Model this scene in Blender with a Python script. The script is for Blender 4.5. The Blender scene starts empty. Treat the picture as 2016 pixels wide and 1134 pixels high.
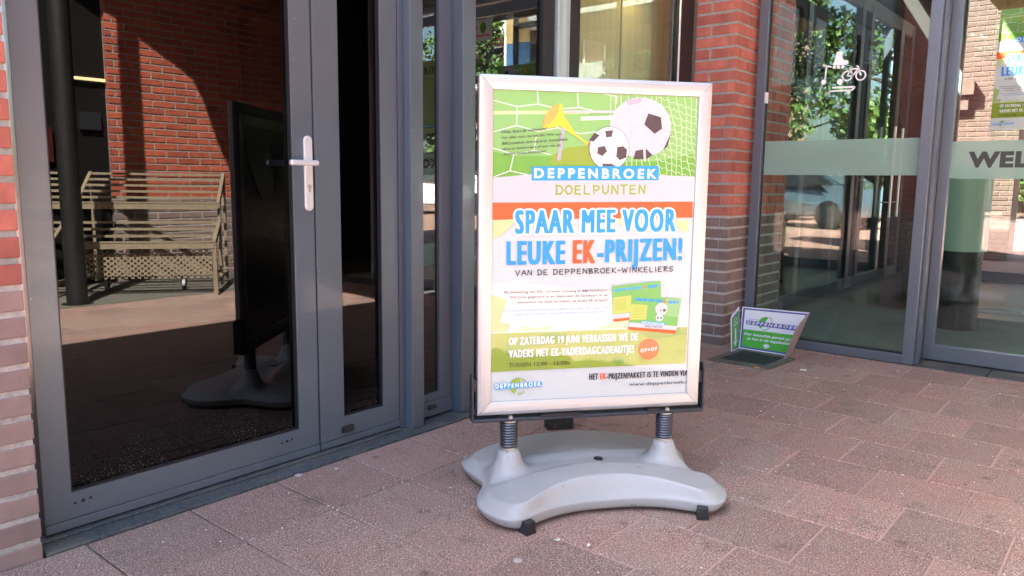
import bpy, bmesh, math, random
from mathutils import Vector, Matrix
random.seed(7)
S = bpy.context.scene
COL = S.collection
PI = math.pi
# ------------------------------------------------------------------ camera
cam_d = bpy.data.cameras.new("camera"); cam = bpy.data.objects.new("camera", cam_d); COL.objects.link(cam)
F_PX, PITCH, ROLL, YAW = 1511.3, .138533, .0121793, .6969115
dv = Vector((-math.sin(YAW)*math.cos(PITCH), math.cos(YAW)*math.cos(PITCH), -math.sin(PITCH)))
rv = Vector((math.cos(YAW), math.sin(YAW), 0)); uv = rv.cross(dv)
cr, sr = math.cos(ROLL), math.sin(ROLL)
R_ = rv*cr + uv*sr; U_ = uv*cr - rv*sr
cam.matrix_world = Matrix(((R_.x, U_.x, -dv.x, 0), (R_.y, U_.y, -dv.y, 0), (R_.z, U_.z, -dv.z, 1.0), (0, 0, 0, 1)))
cam_d.sensor_width = 36; cam_d.lens = F_PX/2016*36; cam_d.clip_start = .02; cam_d.clip_end = 500
S.camera = cam
# ------------------------------------------------------------------ light
SUN_EL = math.radians(50); SX, SY = .745, .667
world = bpy.data.worlds.new("World"); S.world = world; world.use_nodes = True
wn = world.node_tree.nodes; wl = world.node_tree.links
sky = wn.new("ShaderNodeTexSky"); sky.sky_type = 'NISHITA'; sky.sun_disc = False
sky.sun_elevation = SUN_EL; sky.sun_rotation = math.atan2(-SX, -SY); sky.air_density = 1.0; sky.dust_density = 3.0; sky.ozone_density = .6
wl.new(sky.outputs[0], wn["Background"].inputs[0]); wn["Background"].inputs[1].default_value = .05
sun_d = bpy.data.lights.new("sun", 'SUN'); sun_d.energy = 5.0; sun_d.angle = math.radians(.5); sun_d.color = (1, .96, .88)
sun = bpy.data.objects.new("sun", sun_d); COL.objects.link(sun)
tr = Vector((SX*math.cos(SUN_EL), SY*math.cos(SUN_EL), -math.sin(SUN_EL)))
sun.rotation_euler = tr.to_track_quat('-Z', 'Y').to_euler(); sun.location = (0, 0, 8)
S.view_settings.view_transform = 'Standard'; S.view_settings.look = 'None'
S.view_settings.exposure = 4.48; S.view_settings.gamma = 1
S.cycles.max_bounces = 10; S.cycles.transparent_max_bounces = 24; S.cycles.glossy_bounces = 6; S.cycles.diffuse_bounces = 4
S.cycles.sample_clamp_indirect = 6; S.cycles.use_denoising = True

# ------------------------------------------------------------------ materials
def mat(name, col, rough=.6, metal=0., spec=.5, var=0., vscale=20., bump=0., bscale=80., attr=None, emit=None, coat=0., detail=6, stretch=None, dirt=None):
    m = bpy.data.materials.new(name); m.use_nodes = True
    nt = m.node_tree; N = nt.nodes; L = nt.links; b = N["Principled BSDF"]
    b.inputs["Base Color"].default_value = (*col, 1); b.inputs["Roughness"].default_value = rough
    b.inputs["Metallic"].default_value = metal; b.inputs["Specular IOR Level"].default_value = spec
    b.inputs["Coat Weight"].default_value = coat
    tc = N.new("ShaderNodeTexCoord"); out = None
    src = tc.outputs["Object"]
    if stretch:
        mp = N.new("ShaderNodeMapping"); mp.inputs["Scale"].default_value = stretch; L.new(src, mp.inputs[0]); src = mp.outputs[0]
    if var or attr:
        mix = N.new("ShaderNodeMixRGB"); mix.blend_type = 'MULTIPLY'; mix.inputs[0].default_value = 1
        mix.inputs[1].default_value = (*col, 1)
        n = N.new("ShaderNodeTexNoise"); n.inputs["Scale"].default_value = vscale; n.inputs["Detail"].default_value = detail
        L.new(src, n.inputs[0])
        r = N.new("ShaderNodeMapRange"); r.inputs[1].default_value = .25; r.inputs[2].default_value = .75
        r.inputs[3].default_value = 1-var; r.inputs[4].default_value = 1+var
        L.new(n.outputs[0], r.inputs[0]); L.new(r.outputs[0], mix.inputs[2]); out = mix.outputs[0]
        if attr:
            a = N.new("ShaderNodeAttribute"); a.attribute_name = 'bv'
            mx = N.new("ShaderNodeMixRGB"); mx.blend_type = 'MIX'; mx.inputs[1].default_value = (*attr[0], 1); mx.inputs[2].default_value = (*attr[1], 1)
            L.new(a.outputs["Fac"], mx.inputs[0]); L.new(mx.outputs[0], mix.inputs[1])
        if dirt:
            n2 = N.new("ShaderNodeTexNoise"); n2.inputs["Scale"].default_value = dirt[1]; n2.inputs["Detail"].default_value = 8; L.new(src, n2.inputs[0])
            r2 = N.new("ShaderNodeMapRange"); r2.inputs[1].default_value = dirt[2]; r2.inputs[2].default_value = dirt[3]; L.new(n2.outputs[0], r2.inputs[0])
            m3 = N.new("ShaderNodeMixRGB"); m3.inputs[2].default_value = (*dirt[0], 1); L.new(r2.outputs[0], m3.inputs[0]); L.new(out, m3.inputs[1]); out = m3.outputs[0]
        L.new(out, b.inputs["Base Color"])
    if bump:
        n = N.new("ShaderNodeTexNoise"); n.inputs["Scale"].default_value = bscale; n.inputs["Detail"].default_value = 5
        L.new(src, n.inputs[0])
        bp = N.new("ShaderNodeBump"); bp.inputs["Strength"].default_value = bump; bp.inputs["Distance"].default_value = .004
        L.new(n.outputs[0], bp.inputs["Height"]); L.new(bp.outputs[0], b.inputs["Normal"])
    if emit:
        b.inputs["Emission Color"].default_value = (*emit[0], 1); b.inputs["Emission Strength"].default_value = emit[1]
    return m

def glass(name, r0=.065, tint=(.92, .97, .95), dust=.0, wob=.0, dcol=(.5, .48, .42), frost=0., fcol=(.6, .8, .75)):
    m = bpy.data.materials.new(name); m.use_nodes = True
    nt = m.node_tree; N = nt.nodes; L = nt.links; N.remove(N["Principled BSDF"]); o = N["Material Output"]
    g = N.new("ShaderNodeNewGeometry"); dot = N.new("ShaderNodeVectorMath"); dot.operation = 'DOT_PRODUCT'
    L.new(g.outputs["Normal"], dot.inputs[0]); L.new(g.outputs["Incoming"], dot.inputs[1])
    def M(op, a, b=None):
        n = N.new("ShaderNodeMath"); n.operation = op
        for i, x in enumerate((a, b)):
            if x is None: continue
            if isinstance(x, (int, float)): n.inputs[i].default_value = x
            else: L.new(x, n.inputs[i])
        return n.outputs[0]
    c = M('ABSOLUTE', dot.outputs["Value"]); p = M('POWER', M('SUBTRACT', 1., c), 5.)
    f = M('ADD', M('MULTIPLY', p, 1-r0), r0)
    tb = N.new("ShaderNodeBsdfTransparent"); tb.inputs[0].default_value = (*tint, 1)
    gl = N.new("ShaderNodeBsdfGlossy"); gl.inputs["Roughness"].default_value = 0.0; gl.inputs[0].default_value = (1, 1, 1, 1)
    tc = N.new("ShaderNodeTexCoord")
    if wob:
        n = N.new("ShaderNodeTexNoise"); n.inputs["Scale"].default_value = wob[1]; n.inputs["Detail"].default_value = wob[2] if len(wob) > 2 else 0; L.new(tc.outputs["Object"], n.inputs[0])
        bp = N.new("ShaderNodeBump"); bp.inputs["Strength"].default_value = wob[0]; bp.inputs["Distance"].default_value = .01
        L.new(n.outputs[0], bp.inputs["Height"]); L.new(bp.outputs[0], gl.inputs["Normal"])
    base = tb.outputs[0]
    if frost:
        d = N.new("ShaderNodeBsdfDiffuse"); d.inputs[0].default_value = (*fcol, 1)
        t2 = N.new("ShaderNodeBsdfTranslucent"); t2.inputs[0].default_value = (*fcol, 1)
        ad = N.new("ShaderNodeMixShader"); ad.inputs[0].default_value = .4; L.new(d.outputs[0], ad.inputs[1]); L.new(t2.outputs[0], ad.inputs[2])
        mf = N.new("ShaderNodeMixShader"); mf.inputs[0].default_value = frost; L.new(base, mf.inputs[1]); L.new(ad.outputs[0], mf.inputs[2]); base = mf.outputs[0]
    mx = N.new("ShaderNodeMixShader"); L.new(f, mx.inputs[0]); L.new(base, mx.inputs[1]); L.new(gl.outputs[0], mx.inputs[2]); res = mx.outputs[0]
    if dust:
        n = N.new("ShaderNodeTexNoise"); n.inputs["Scale"].default_value = 430; n.inputs["Detail"].default_value = 2; L.new(tc.outputs["Object"], n.inputs[0])
        n2 = N.new("ShaderNodeTexNoise"); n2.inputs["Scale"].default_value = 6; L.new(tc.outputs["Object"], n2.inputs[0])
        sx = N.new("ShaderNodeSeparateXYZ"); L.new(tc.outputs["Object"], sx.inputs[0])
        hz = N.new("ShaderNodeMapRange"); hz.inputs[1].default_value = .1; hz.inputs[2].default_value = .32; hz.inputs[3].default_value = .105; hz.inputs[4].default_value = -.02; L.new(sx.outputs["Z"], hz.inputs[0])
        h = M('ADD', M('ADD', n.outputs[0], hz.outputs[0]), M('MULTIPLY', M('SUBTRACT', n2.outputs[0], .5), .12))
        r = N.new("ShaderNodeMapRange"); r.inputs[1].default_value = .755; r.inputs[2].default_value = .80; L.new(h, r.inputs[0])
        d = N.new("ShaderNodeBsdfDiffuse"); d.inputs[0].default_value = (*dcol, 1)
        m2 = N.new("ShaderNodeMixShader"); L.new(M('MULTIPLY', r.outputs[0], dust), m2.inputs[0]); L.new(res, m2.inputs[1]); L.new(d.outputs[0], m2.inputs[2]); res = m2.outputs[0]
    L.new(res, o.inputs[0])
    return m

M_ = {}
M_['red'] = mat('red_brick', (.36, .11, .08), .85, var=.22, vscale=14, bump=.5, bscale=160, attr=((.46, .14, .10), (.30, .09, .066)), detail=8, dirt=((.46, .3, .25), 9, .66, .95))
M_['grey'] = mat('grey_brown_brick', (.2, .14, .12), .88, var=.14, vscale=12, bump=.5, bscale=160, attr=((.235, .165, .14), (.165, .115, .10)), detail=8)
M_['greyL'] = mat('pale_plinth_brick', (.28, .2, .17), .88, var=.14, vscale=12, bump=.5, bscale=160, attr=((.30, .21, .18), (.23, .16, .145)), detail=8)
M_['mortar'] = mat('mortar', (.29, .29, .265), .95, var=.2, vscale=60, bump=.8, bscale=220)
M_['mortarW'] = mat('pale_mortar', (.42, .395, .37), .95, var=.25, vscale=70, bump=1., bscale=200)
M_['frame'] = mat('blue_grey_powder_coat', (.132, .160, .192), .34, metal=.4, var=.07, vscale=3, bump=.06, bscale=900, coat=.15, dirt=((.34, .34, .34), 75, .70, .76))
M_['frame2'] = mat('blue_grey_frame', (.105, .122, .155), .4, metal=.3, var=.05, vscale=4)
M_['black'] = mat('black_rubber', (.012, .012, .014), .5)
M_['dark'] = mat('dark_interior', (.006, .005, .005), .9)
M_['stone'] = mat('bluestone', (.06, .066, .072), .8, var=.6, vscale=120, bump=.7, bscale=260, dirt=((.13, .12, .095), 5, .48, .75))
M_['alu'] = mat('brushed_aluminium', (.53, .55, .56), .38, metal=.6, var=.03, vscale=6, bump=.05, bscale=600)
M_['silver'] = mat('silver_handle', (.88, .88, .89), .33, metal=.55, bump=.03, bscale=500)
M_['plast'] = mat('grey_plastic', (.37, .375, .375), .40, var=.08, vscale=5, bump=.15, bscale=350, dirt=((.16, .15, .13), 26, .66, .82))
M_['plastd'] = mat('scuffed_black_plastic', (.02, .021, .024), .5, var=.3, vscale=30, dirt=((.12, .12, .12), 60, .62, .8))
M_['steel'] = mat('dark_steel', (.035, .042, .055), .42, metal=.3, var=.15, vscale=30)
M_['spring'] = mat('spring_steel', (.16, .18, .22), .35, metal=.8)
M_['zinc'] = mat('zinc', (.6, .58, .54), .4, metal=.8, var=.15, vscale=60)
M_['white'] = mat('white_paint', (.85, .85, .85), .5)
M_['glass'] = glass('door_glass', .042, tint=(.10, .10, .11), dust=.6, wob=(.006, 2.2))
M_['glassS'] = glass('side_glass', .10, tint=(.15, .17, .16), dust=.3, wob=(.006, 2.2))
M_['pierb'] = mat('pale_red_brick', (.3, .17, .13), .85, var=.2, vscale=14, attr=((.16, .09, .075), (.12, .065, .055)))
M_['glass2'] = glass('window_glass', .05, tint=(.87, .95, .91), wob=(.012, 1.3), dust=.0)
M_['glassin'] = glass('inner_glass', .15, tint=(.6, .7, .65), wob=(.02, 1.5))
M_['dframe'] = mat('dark_hall_frame', (.02, .024, .032), .4, metal=.3)
M_['frost'] = glass('frosted_band', .03, frost=.62, fcol=(.40, .56, .49))
M_['redW'] = mat('sunlit_red_brick', (.4, .08, .04), .85, var=.22, vscale=14, bump=.5, bscale=160, attr=((.46, .10, .052), (.32, .07, .038)), detail=8)
M_['rack'] = mat('beige_rack_paint', (.25, .20, .135), .45, var=.1, vscale=20)
M_['polem'] = mat('black_pole_paint', (.012, .012, .012), .5, var=.3, vscale=20, dirt=((.12, .12, .11), 30, .7, .8))
M_['leaf'] = mat('leaf_green', (.075, .13, .02), .6, var=.5, vscale=.8, attr=((.10, .17, .025), (.035, .075, .015)))
M_['bark'] = mat('bark', (.09, .07, .05), .9, var=.3, vscale=9, bump=.8, bscale=30)

# ------------------------------------------------------------------ mesh helper
class MB:
    def __init__(s): s.v = []; s.f = []; s.m = []; s.a = []; s.sm = []
    def add(s, verts, faces, mi=0, a=0., smooth=False):
        k = len(s.v); s.v += [tuple(p) for p in verts]
        for f in faces: s.f.append([i+k for i in f]); s.m.append(mi); s.a.append(a); s.sm.append(smooth)
    def box(s, x0, x1, y0, y1, z0, z1, mi=0, a=0., T=None):
        V = [(x, y, z) for z in (z0, z1) for y in (y0, y1) for x in (x0, x1)]
        if T: V = [T(*p) for p in V]
        s.add(V, [(0, 2, 3, 1), (4, 5, 7, 6), (0, 1, 5, 4), (2, 6, 7, 3), (0, 4, 6, 2), (1, 3, 7, 5)], mi, a)
    def prism(s, pts, z0, z1, mi=0, ax='z', a=0.):
        n = len(pts)
        def P(u, w, h): return (u, w, h) if ax == 'z' else ((u, h, w) if ax == 'y' else (h, u, w))
        V = [P(u, w, z0) for u, w in pts]+[P(u, w, z1) for u, w in pts]
        s.add(V, [list(range(n))[::-1], list(range(n, 2*n))]+[(i, (i+1) % n, n+(i+1) % n, n+i) for i in range(n)], mi, a)
    def tube(s, pts, r, n=8, mi=0, cap=True, a=0., smooth=True):
        pts = [Vector(p) for p in pts]; rings = []
        rr = r if isinstance(r, (list, tuple)) else [r]*len(pts)
        prev = None
        for i, p in enumerate(pts):
            t = (pts[min(i+1, len(pts)-1)]-pts[max(i-1, 0)]).normalized()
            if prev is None:
                q = t.orthogonal().normalized()
            else:
                q = (prev-t*prev.dot(t)).normalized()
            prev = q; w = t.cross(q)
            rings.append([p+(q*math.cos(2*PI*k/n)+w*math.sin(2*PI*k/n))*rr[i] for k in range(n)])
        V = [v for R in rings for v in R]; Fc = []
        for i in range(len(pts)-1):
            for k in range(n): Fc.append((i*n+k, i*n+(k+1) % n, (i+1)*n+(k+1) % n, (i+1)*n+k))
        s.add(V, Fc, mi, a, smooth)
        if cap: s.add(rings[0][::-1], [list(range(n))], mi, a); s.add(rings[-1], [list(range(n))], mi, a)
    def cyl(s, c, r, z0, z1, n=20, mi=0, r1=None, ax='z'):
        r1 = r if r1 is None else r1
        def P(a, rad, h):
            u, w = math.cos(a)*rad, math.sin(a)*rad
            return (c[0]+u, c[1]+w, h) if ax == 'z' else ((c[0]+u, h, c[1]+w) if ax == 'y' else (h, c[0]+u, c[1]+w))
        A = [P(2*PI*k/n, r, z0) for k in range(n)]; B = [P(2*PI*k/n, r1, z1) for k in range(n)]
        s.add(A+B, [(k, (k+1) % n, n+(k+1) % n, n+k) for k in range(n)], mi, 0, True)
        s.add(A, [list(range(n))[::-1]], mi); s.add(B, [list(range(n))], mi)
    def build(s, name, mats, parent=None, bevel=0, loc=None, seg=2, shade=False):
        me = bpy.data.meshes.new(name); me.from_pydata(s.v, [], s.f); me.update()
        mats = mats if isinstance(mats, (list, tuple)) else [mats]
        for m in mats: me.materials.append(m)
        me.polygons.foreach_set('material_index', s.m)
        me.polygons.foreach_set('use_smooth', [bool(x) or shade for x in s.sm])
        if any(s.a):
            at = me.attributes.new('bv', 'FLOAT', 'FACE'); at.data.foreach_set('value', s.a)
        o = bpy.data.objects.new(name, me); COL.objects.link(o)
        bm = bmesh.new(); bm.from_mesh(me); bmesh.ops.recalc_face_normals(bm, faces=bm.faces); bm.to_mesh(me); bm.free()
        if parent: o.parent = parent
        if loc: o.location = loc
        if bevel:
            md = o.modifiers.new('b', 'BEVEL'); md.width = bevel; md.segments = seg; md.limit_method = 'ANGLE'; md.angle_limit = .6
        return o
def tag(o, label=None, cat=None, group=None, kind=None):
    if label: o['label'] = label
    if cat: o['category'] = cat
    if group: o['group'] = group
    if kind: o['kind'] = kind
    return o
def thing(name, label, cat, loc=(0, 0, 0), rz=0, group=None):
    o = bpy.data.objects.new(name, None); COL.objects.link(o); o.empty_display_size = .1
    o.location = loc; o.rotation_euler = (0, 0, rz); return tag(o, label, cat, group)
def struct(name, mb, m, **k): return tag(mb.build(name, m, **k), kind='structure')
def ring(mb, axis, p0, p1, u0, u1, z0, z1, iu0, iu1, iz0, iz1, mi=0):
    """mitred rectangular frame lying in the plane axis=const between p0 and p1"""
    O = [(u0, z0), (u1, z0), (u1, z1), (u0, z1)]; I = [(iu0, iz0), (iu1, iz0), (iu1, iz1), (iu0, iz1)]
    def P(u, z, p): return (p, u, z) if axis == 'x' else (u, p, z)
    for i in range(4):
        j = (i+1) % 4
        V = [P(*O[i], p0), P(*O[j], p0), P(*I[j], p0), P(*I[i], p0), P(*O[i], p1), P(*O[j], p1), P(*I[j], p1), P(*I[i], p1)]
        mb.add(V, [(0, 1, 2, 3), (7, 6, 5, 4), (0, 4, 5, 1), (3, 2, 6, 7)], mi)
def bricks(mb, T, u0, u1, z0, z1, zc=.825, off=0., L=.228, H=.0673, j=.0152, out=.006, mi=(0, 1, 2, 3), zoff=0., dep=.05, quoin=0):
    """stretcher bond; T maps (u, out, z) to the world. mortar backing stands 'out' behind the brick faces"""
    k = 0; z = z0
    n = int(round((z1-z0)/H))
    for r in range(n):
        za, zb = z0+r*H+j/2, z0+(r+1)*H-j/2
        grey = zb < zc
        sh = off+(L/2 if r % 2 else 0)
        u = u0-((-sh) % L)
        c = u0+sh % L-L
        while c < u1:
            a, b = max(c+j*.45, u0), min(c+L-j*.45, u1)
            if b-a > .012:
                e = .0022; d = random.uniform(-.0012, .0012)
                V = [T(a, -dep, za), T(b, -dep, za), T(b, -dep, zb), T(a, -dep, zb), T(a, out-e+d, za), T(b, out-e+d, za), T(b, out-e+d, zb), T(a, out-e+d, zb),
                     T(a+e, out+d, za+e), T(b-e, out+d, za+e), T(b-e, out+d, zb-e), T(a+e, out+d, zb-e)]
                mb.add(V, [(8, 9, 10, 11), (4, 5, 9, 8), (5, 6, 10, 9), (6, 7, 11, 10), (7, 4, 8, 11), (0, 1, 5, 4), (1, 2, 6, 5), (2, 3, 7, 6), (3, 0, 4, 7)], mi[1] if grey else mi[0], random.uniform(.02, 1))
            c += L
    for lo, hi, mm in ((z0, min(zc, z1), mi[3]), (max(zc, z0), z1, mi[2])):
        if hi > lo:
            V = [T(u0+.003, -dep, lo), T(u1-.003, -dep, lo), T(u1-.003, -dep, hi), T(u0+.003, -dep, hi), T(u0+.003, 0, lo), T(u1-.003, 0, lo), T(u1-.003, 0, hi), T(u0+.003, 0, hi)]
            mb.add(V, [(4, 5, 6, 7), (0, 1, 5, 4), (1, 2, 6, 5), (2, 3, 7, 6), (3, 0, 4, 7)], mm)
BM = lambda pale=False: [M_['red'], M_['greyL'] if pale else M_['grey'], M_['mortar'], M_['mortarW']]
# ------------------------------------------------------------------ ground
def ground_mat(name, light):
    m = bpy.data.materials.new(name); m.use_nodes = True
    nt = m.node_tree; N = nt.nodes; L = nt.links; b = N["Principled BSDF"]; b.inputs["Roughness"].default_value = .85
    tc = N.new("ShaderNodeTexCoord"); br = N.new("ShaderNodeTexBrick"); L.new(tc.outputs["Object"], br.inputs[0])
    br.inputs["Scale"].default_value = 1; br.inputs["Brick Width"].default_value = .2925; br.inputs["Row Height"].default_value = .2955; br.inputs["Mortar Size"].default_value = .004
    br.inputs["Color1"].default_value = (*[c*light for c in (.27, .13, .105)], 1); br.inputs["Color2"].default_value = (*[c*light for c in (.21, .105, .088)], 1); br.inputs["Mortar"].default_value = (.36, .24, .2, 1)
    n = N.new("ShaderNodeTexNoise"); n.inputs["Scale"].default_value = 260; L.new(tc.outputs["Object"], n.inputs[0])
    mx = N.new("ShaderNodeMixRGB"); mx.blend_type = 'OVERLAY'; mx.inputs[0].default_value = .5; L.new(br.outputs[0], mx.inputs[1]); L.new(n.outputs[0], mx.inputs[2]); L.new(mx.outputs[0], b.inputs["Base Color"])
    return m
def tile_mat():
    m = bpy.data.materials.new('washed_red_paver'); m.use_nodes = True
    nt = m.node_tree; N = nt.nodes; L = nt.links; b = N["Principled BSDF"]; b.inputs["Roughness"].default_value = .82
    tc = N.new("ShaderNodeTexCoord"); a = N.new("ShaderNodeAttribute"); a.attribute_name = 'bv'
    def noise(s, d=3, r=.6):
        n = N.new("ShaderNodeTexNoise"); n.inputs["Scale"].default_value = s; n.inputs["Detail"].default_value = d; n.inputs["Roughness"].default_value = r; L.new(tc.outputs["Object"], n.inputs[0]); return n.outputs[0]
    def rng(x, a0, a1, b0=0., b1=1.):
        r = N.new("ShaderNodeMapRange"); r.inputs[1].default_value = a0; r.inputs[2].default_value = a1; r.inputs[3].default_value = b0; r.inputs[4].default_value = b1; L.new(x, r.inputs[0]); return r.outputs[0]
    def mix(f, c1, c2, mode='MIX'):
        n = N.new("ShaderNodeMixRGB"); n.blend_type = mode
        for i, x in enumerate((f, c1, c2)):
            if isinstance(x, float): n.inputs[i].default_value = x
            elif isinstance(x, tuple): n.inputs[i].default_value = (*x, 1)
            else: L.new(x, n.inputs[i])
        return n.outputs[0]
    c = mix(a.outputs["Fac"], (.33, .18, .145), (.225, .145, .118))
    c = mix(rng(noise(1.6, 5), .36, .62), c, (.25, .185, .145))
    c = mix(rng(noise(5.5, 6), .54, .80), c, (.28, .125, .10))
    c = mix(rng(noise(7.5, 6), .56, .74), c, (.13, .095, .07))           # grey-brown worn zones
    c = mix(rng(noise(215, 2), .545, .62), c, (.50, .33, .285))              # pink grains
    c = mix(rng(noise(260, 2), .55, .61), c, (.07, .038, .03))             # dark grains
    v = N.new("ShaderNodeTexVoronoi"); v.inputs["Scale"].default_value = 170; L.new(tc.outputs["Object"], v.inputs[0])
    vc = N.new("ShaderNodeSeparateColor"); L.new(v.outputs["Color"], vc.inputs[0])
    vm = N.new("ShaderNodeMath"); vm.operation = 'MULTIPLY'; L.new(rng(v.outputs["Distance"], .34, .22), vm.inputs[0]); L.new(rng(vc.outputs[0], .86, .9), vm.inputs[1])
    c = mix(vm.outputs[0], c, (.56, .50, .45))                            # white chips
    v2 = N.new("ShaderNodeTexVoronoi"); v2.inputs["Scale"].default_value = 5.2; mp = N.new("ShaderNodeMapping"); mp.inputs["Location"].default_value = (3.1, 1.7, 0); L.new(tc.outputs["Object"], mp.inputs[0])
    wv = N.new("ShaderNodeVectorMath"); wv.operation = 'ADD'; nn = N.new("ShaderNodeTexNoise"); nn.inputs["Scale"].default_value = 30; L.new(tc.outputs["Object"], nn.inputs[0])
    sc = N.new("ShaderNodeVectorMath"); sc.operation = 'SCALE'; sc.inputs["Scale"].default_value = .035; L.new(nn.outputs["Color"], sc.inputs[0]); L.new(mp.outputs[0], wv.inputs[0]); L.new(sc.outputs[0], wv.inputs[1]); L.new(wv.outputs[0], v2.inputs[0])
    v2c = N.new("ShaderNodeSeparateColor"); L.new(v2.outputs["Color"], v2c.inputs[0])
    gm = N.new("ShaderNodeMath"); gm.operation = 'MULTIPLY'; L.new(rng(v2.outputs["Distance"], .12, .06), gm.inputs[0]); L.new(rng(v2c.outputs[1], .45, .5), gm.inputs[1])
    gm2 = N.new("ShaderNodeMath"); gm2.operation = 'MULTIPLY'; gm2.inputs[1].default_value = .6; L.new(gm.outputs[0], gm2.inputs[0])
    c = mix(gm2.outputs[0], c, (.06, .045, .04))                            # trodden chewing gum
    wn_ = N.new("ShaderNodeTexWhiteNoise"); wn_.noise_dimensions = '1D'; L.new(a.outputs["Fac"], wn_.inputs["W"])
    c = mix(1., c, rng(wn_.outputs["Value"], 0., 1., .95, 1.2), 'MULTIPLY')
    L.new(c, b.inputs["Base Color"])
    bp = N.new("ShaderNodeBump"); bp.inputs["Strength"].default_value = .55; bp.inputs["Distance"].default_value = .002; L.new(noise(240, 3), bp.inputs["Height"]); L.new(bp.outputs[0], b.inputs["Normal"])
    return m
M_['tile'] = tile_mat()
M_['joint'] = mat('joint_sand', (.11, .09, .06), .95, var=.5, vscale=25, bump=1., bscale=300)
def _joint():
    m = M_['joint']; nt = m.node_tree; N = nt.nodes; L = nt.links; b = N["Principled BSDF"]; src = b.inputs["Base Color"].links[0].from_socket
    tc = N.new("ShaderNodeTexCoord"); sx = N.new("ShaderNodeSeparateXYZ"); L.new(tc.outputs["Object"], sx.inputs[0])
    n = N.new("ShaderNodeTexNoise"); n.inputs["Scale"].default_value = 3.5; n.inputs["Detail"].default_value = 9; n.inputs["Roughness"].default_value = .75; L.new(tc.outputs["Object"], n.inputs[0])
    a = N.new("ShaderNodeMath"); a.operation = 'MULTIPLY_ADD'; a.inputs[1].default_value = .45; L.new(sx.outputs[0], a.inputs[0]); L.new(n.outputs[0], a.inputs[2])
    r = N.new("ShaderNodeMapRange"); r.inputs[1].default_value = -.42; r.inputs[2].default_value = .0; L.new(a.outputs[0], r.inputs[0])
    mx = N.new("ShaderNodeMixRGB"); mx.inputs[2].default_value = (.43, .28, .24, 1); L.new(r.outputs[0], mx.inputs[0]); L.new(src, mx.inputs[1]); L.new(mx.outputs[0], b.inputs["Base Color"])
_joint()
g = MB(); g.box(-60, 60, -60, 90, -.3, -.014)
tag(g.build('ground', ground_mat('distant_paving', 1.)), kind='structure')
pv = MB(); PW, PR = .2925, .2955
def tile(x0, x1, y0, y1, e=.0028):
    j = .0030; x0 += j+random.uniform(-.0006, .0012); x1 -= j; y0 += j; y1 -= j
    if x1-x0 < .03: return
    h = random.uniform(-.0012, .0006); tx, ty = random.uniform(-.004, .004), random.uniform(-.004, .004); cx, cy = (x0+x1)/2, (y0+y1)/2
    Z = lambda x, y, d=0: h+d+(x-cx)*tx+(y-cy)*ty
    V = [(x0, y0, -.014), (x1, y0, -.014), (x1, y1, -.014), (x0, y1, -.014), (x0, y0, Z(x0, y0, -e)), (x1, y0, Z(x1, y0, -e)), (x1, y1, Z(x1, y1, -e)), (x0, y1, Z(x0, y1, -e))]
    V += [(x0+e, y0+e, Z(x0, y0)), (x1-e, y0+e, Z(x1, y0)), (x1-e, y1-e, Z(x1, y1)), (x0+e, y1-e, Z(x0, y1))]
    pv.add(V, [(8, 9, 10, 11), (4, 5, 9, 8), (5, 6, 10, 9), (6, 7, 11, 10), (7, 4, 8, 11), (0, 1, 5, 4), (1, 2, 6, 5), (2, 3, 7, 6), (3, 0, 4, 7)], 0, random.uniform(.02, 1))
for k in range(-5, 12):
    ya, yb = 1.37+PR*k, 1.37+PR*(k+1)
    if k == 11: yb = 4.672
    tile(-2.165, -1.85, ya, yb)
    base = -1.545 if k % 2 == 0 else -1.69
    x = base
    if k % 2 == 0: tile(-1.85, -1.545, ya, yb)
    else: tile(-1.85, -1.69, ya, yb)
    while x < 2.9:
        tile(x, min(x+PW, 2.97), ya, yb); x += PW
struct('paving', pv, M_['tile'])
jt = MB(); jt.box(-2.165, 2.97, 1.37-5*PR, 4.672, -.05, -.0036); struct('paving_joints', jt, M_['joint'])
# threshold stones
th = MB(); th.box(-2.30, -2.170, .684, 4.43, -.05, .004); th.box(-2.30, -2.236, .684, 2.0, .004, .012)
struct('threshold', th, M_['stone'], bevel=.004)
th = MB()
for a, b in ((-.985, -.62), (-.616, -.25), (-.246, .12), (.124, .5), (.504, .88), (.884, 1.26), (1.264, 1.64)): th.box(a, b, 4.676, 4.93, -.05, .003)
struct('threshold', th, M_['stone'], bevel=.003)

# ------------------------------------------------------------------ left brick pillar, wall above
p = thing('brick_wall', 'red brick wall with pale grey-brown lower courses left of the dark glass door', 'brick wall', (-2.17, .68, 0))
w = MB(); bricks(w, lambda u, o, z: (o-.006, u-.68, z-.0), -4.6, .68-.004, -.02, 2.85, zc=.745, off=.039, L=.228, j=.0165)
w.box(-.22, -.045, -5.2, -.001, -.02, 2.84, 2)
w.build('brickwork', BM(True), p)
# upper wall over the doors and the rest of the building mass
p = thing('building', 'dark shop building above and behind the left glass doors', 'building', (-2.4, 2, 0))
w = MB(); w.box(.10, .16, -1.3, 2.42, 2.462, 3.3); w.box(.10, .16, -1.3, 2.42, 3.302, 4.13); w.box(.3, 5.2, 2.70, 2.78, 2.92, 4.13); w.build('fascia', M_['frame2'], p)
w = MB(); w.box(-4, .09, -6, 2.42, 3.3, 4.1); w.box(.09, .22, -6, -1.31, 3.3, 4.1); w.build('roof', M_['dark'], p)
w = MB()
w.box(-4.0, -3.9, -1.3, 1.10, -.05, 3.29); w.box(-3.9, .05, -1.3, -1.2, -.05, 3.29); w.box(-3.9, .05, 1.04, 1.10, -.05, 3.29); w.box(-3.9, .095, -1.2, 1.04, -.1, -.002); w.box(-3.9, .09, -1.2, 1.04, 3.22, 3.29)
w.build('inner_wall', M_['dark'], p)

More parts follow.
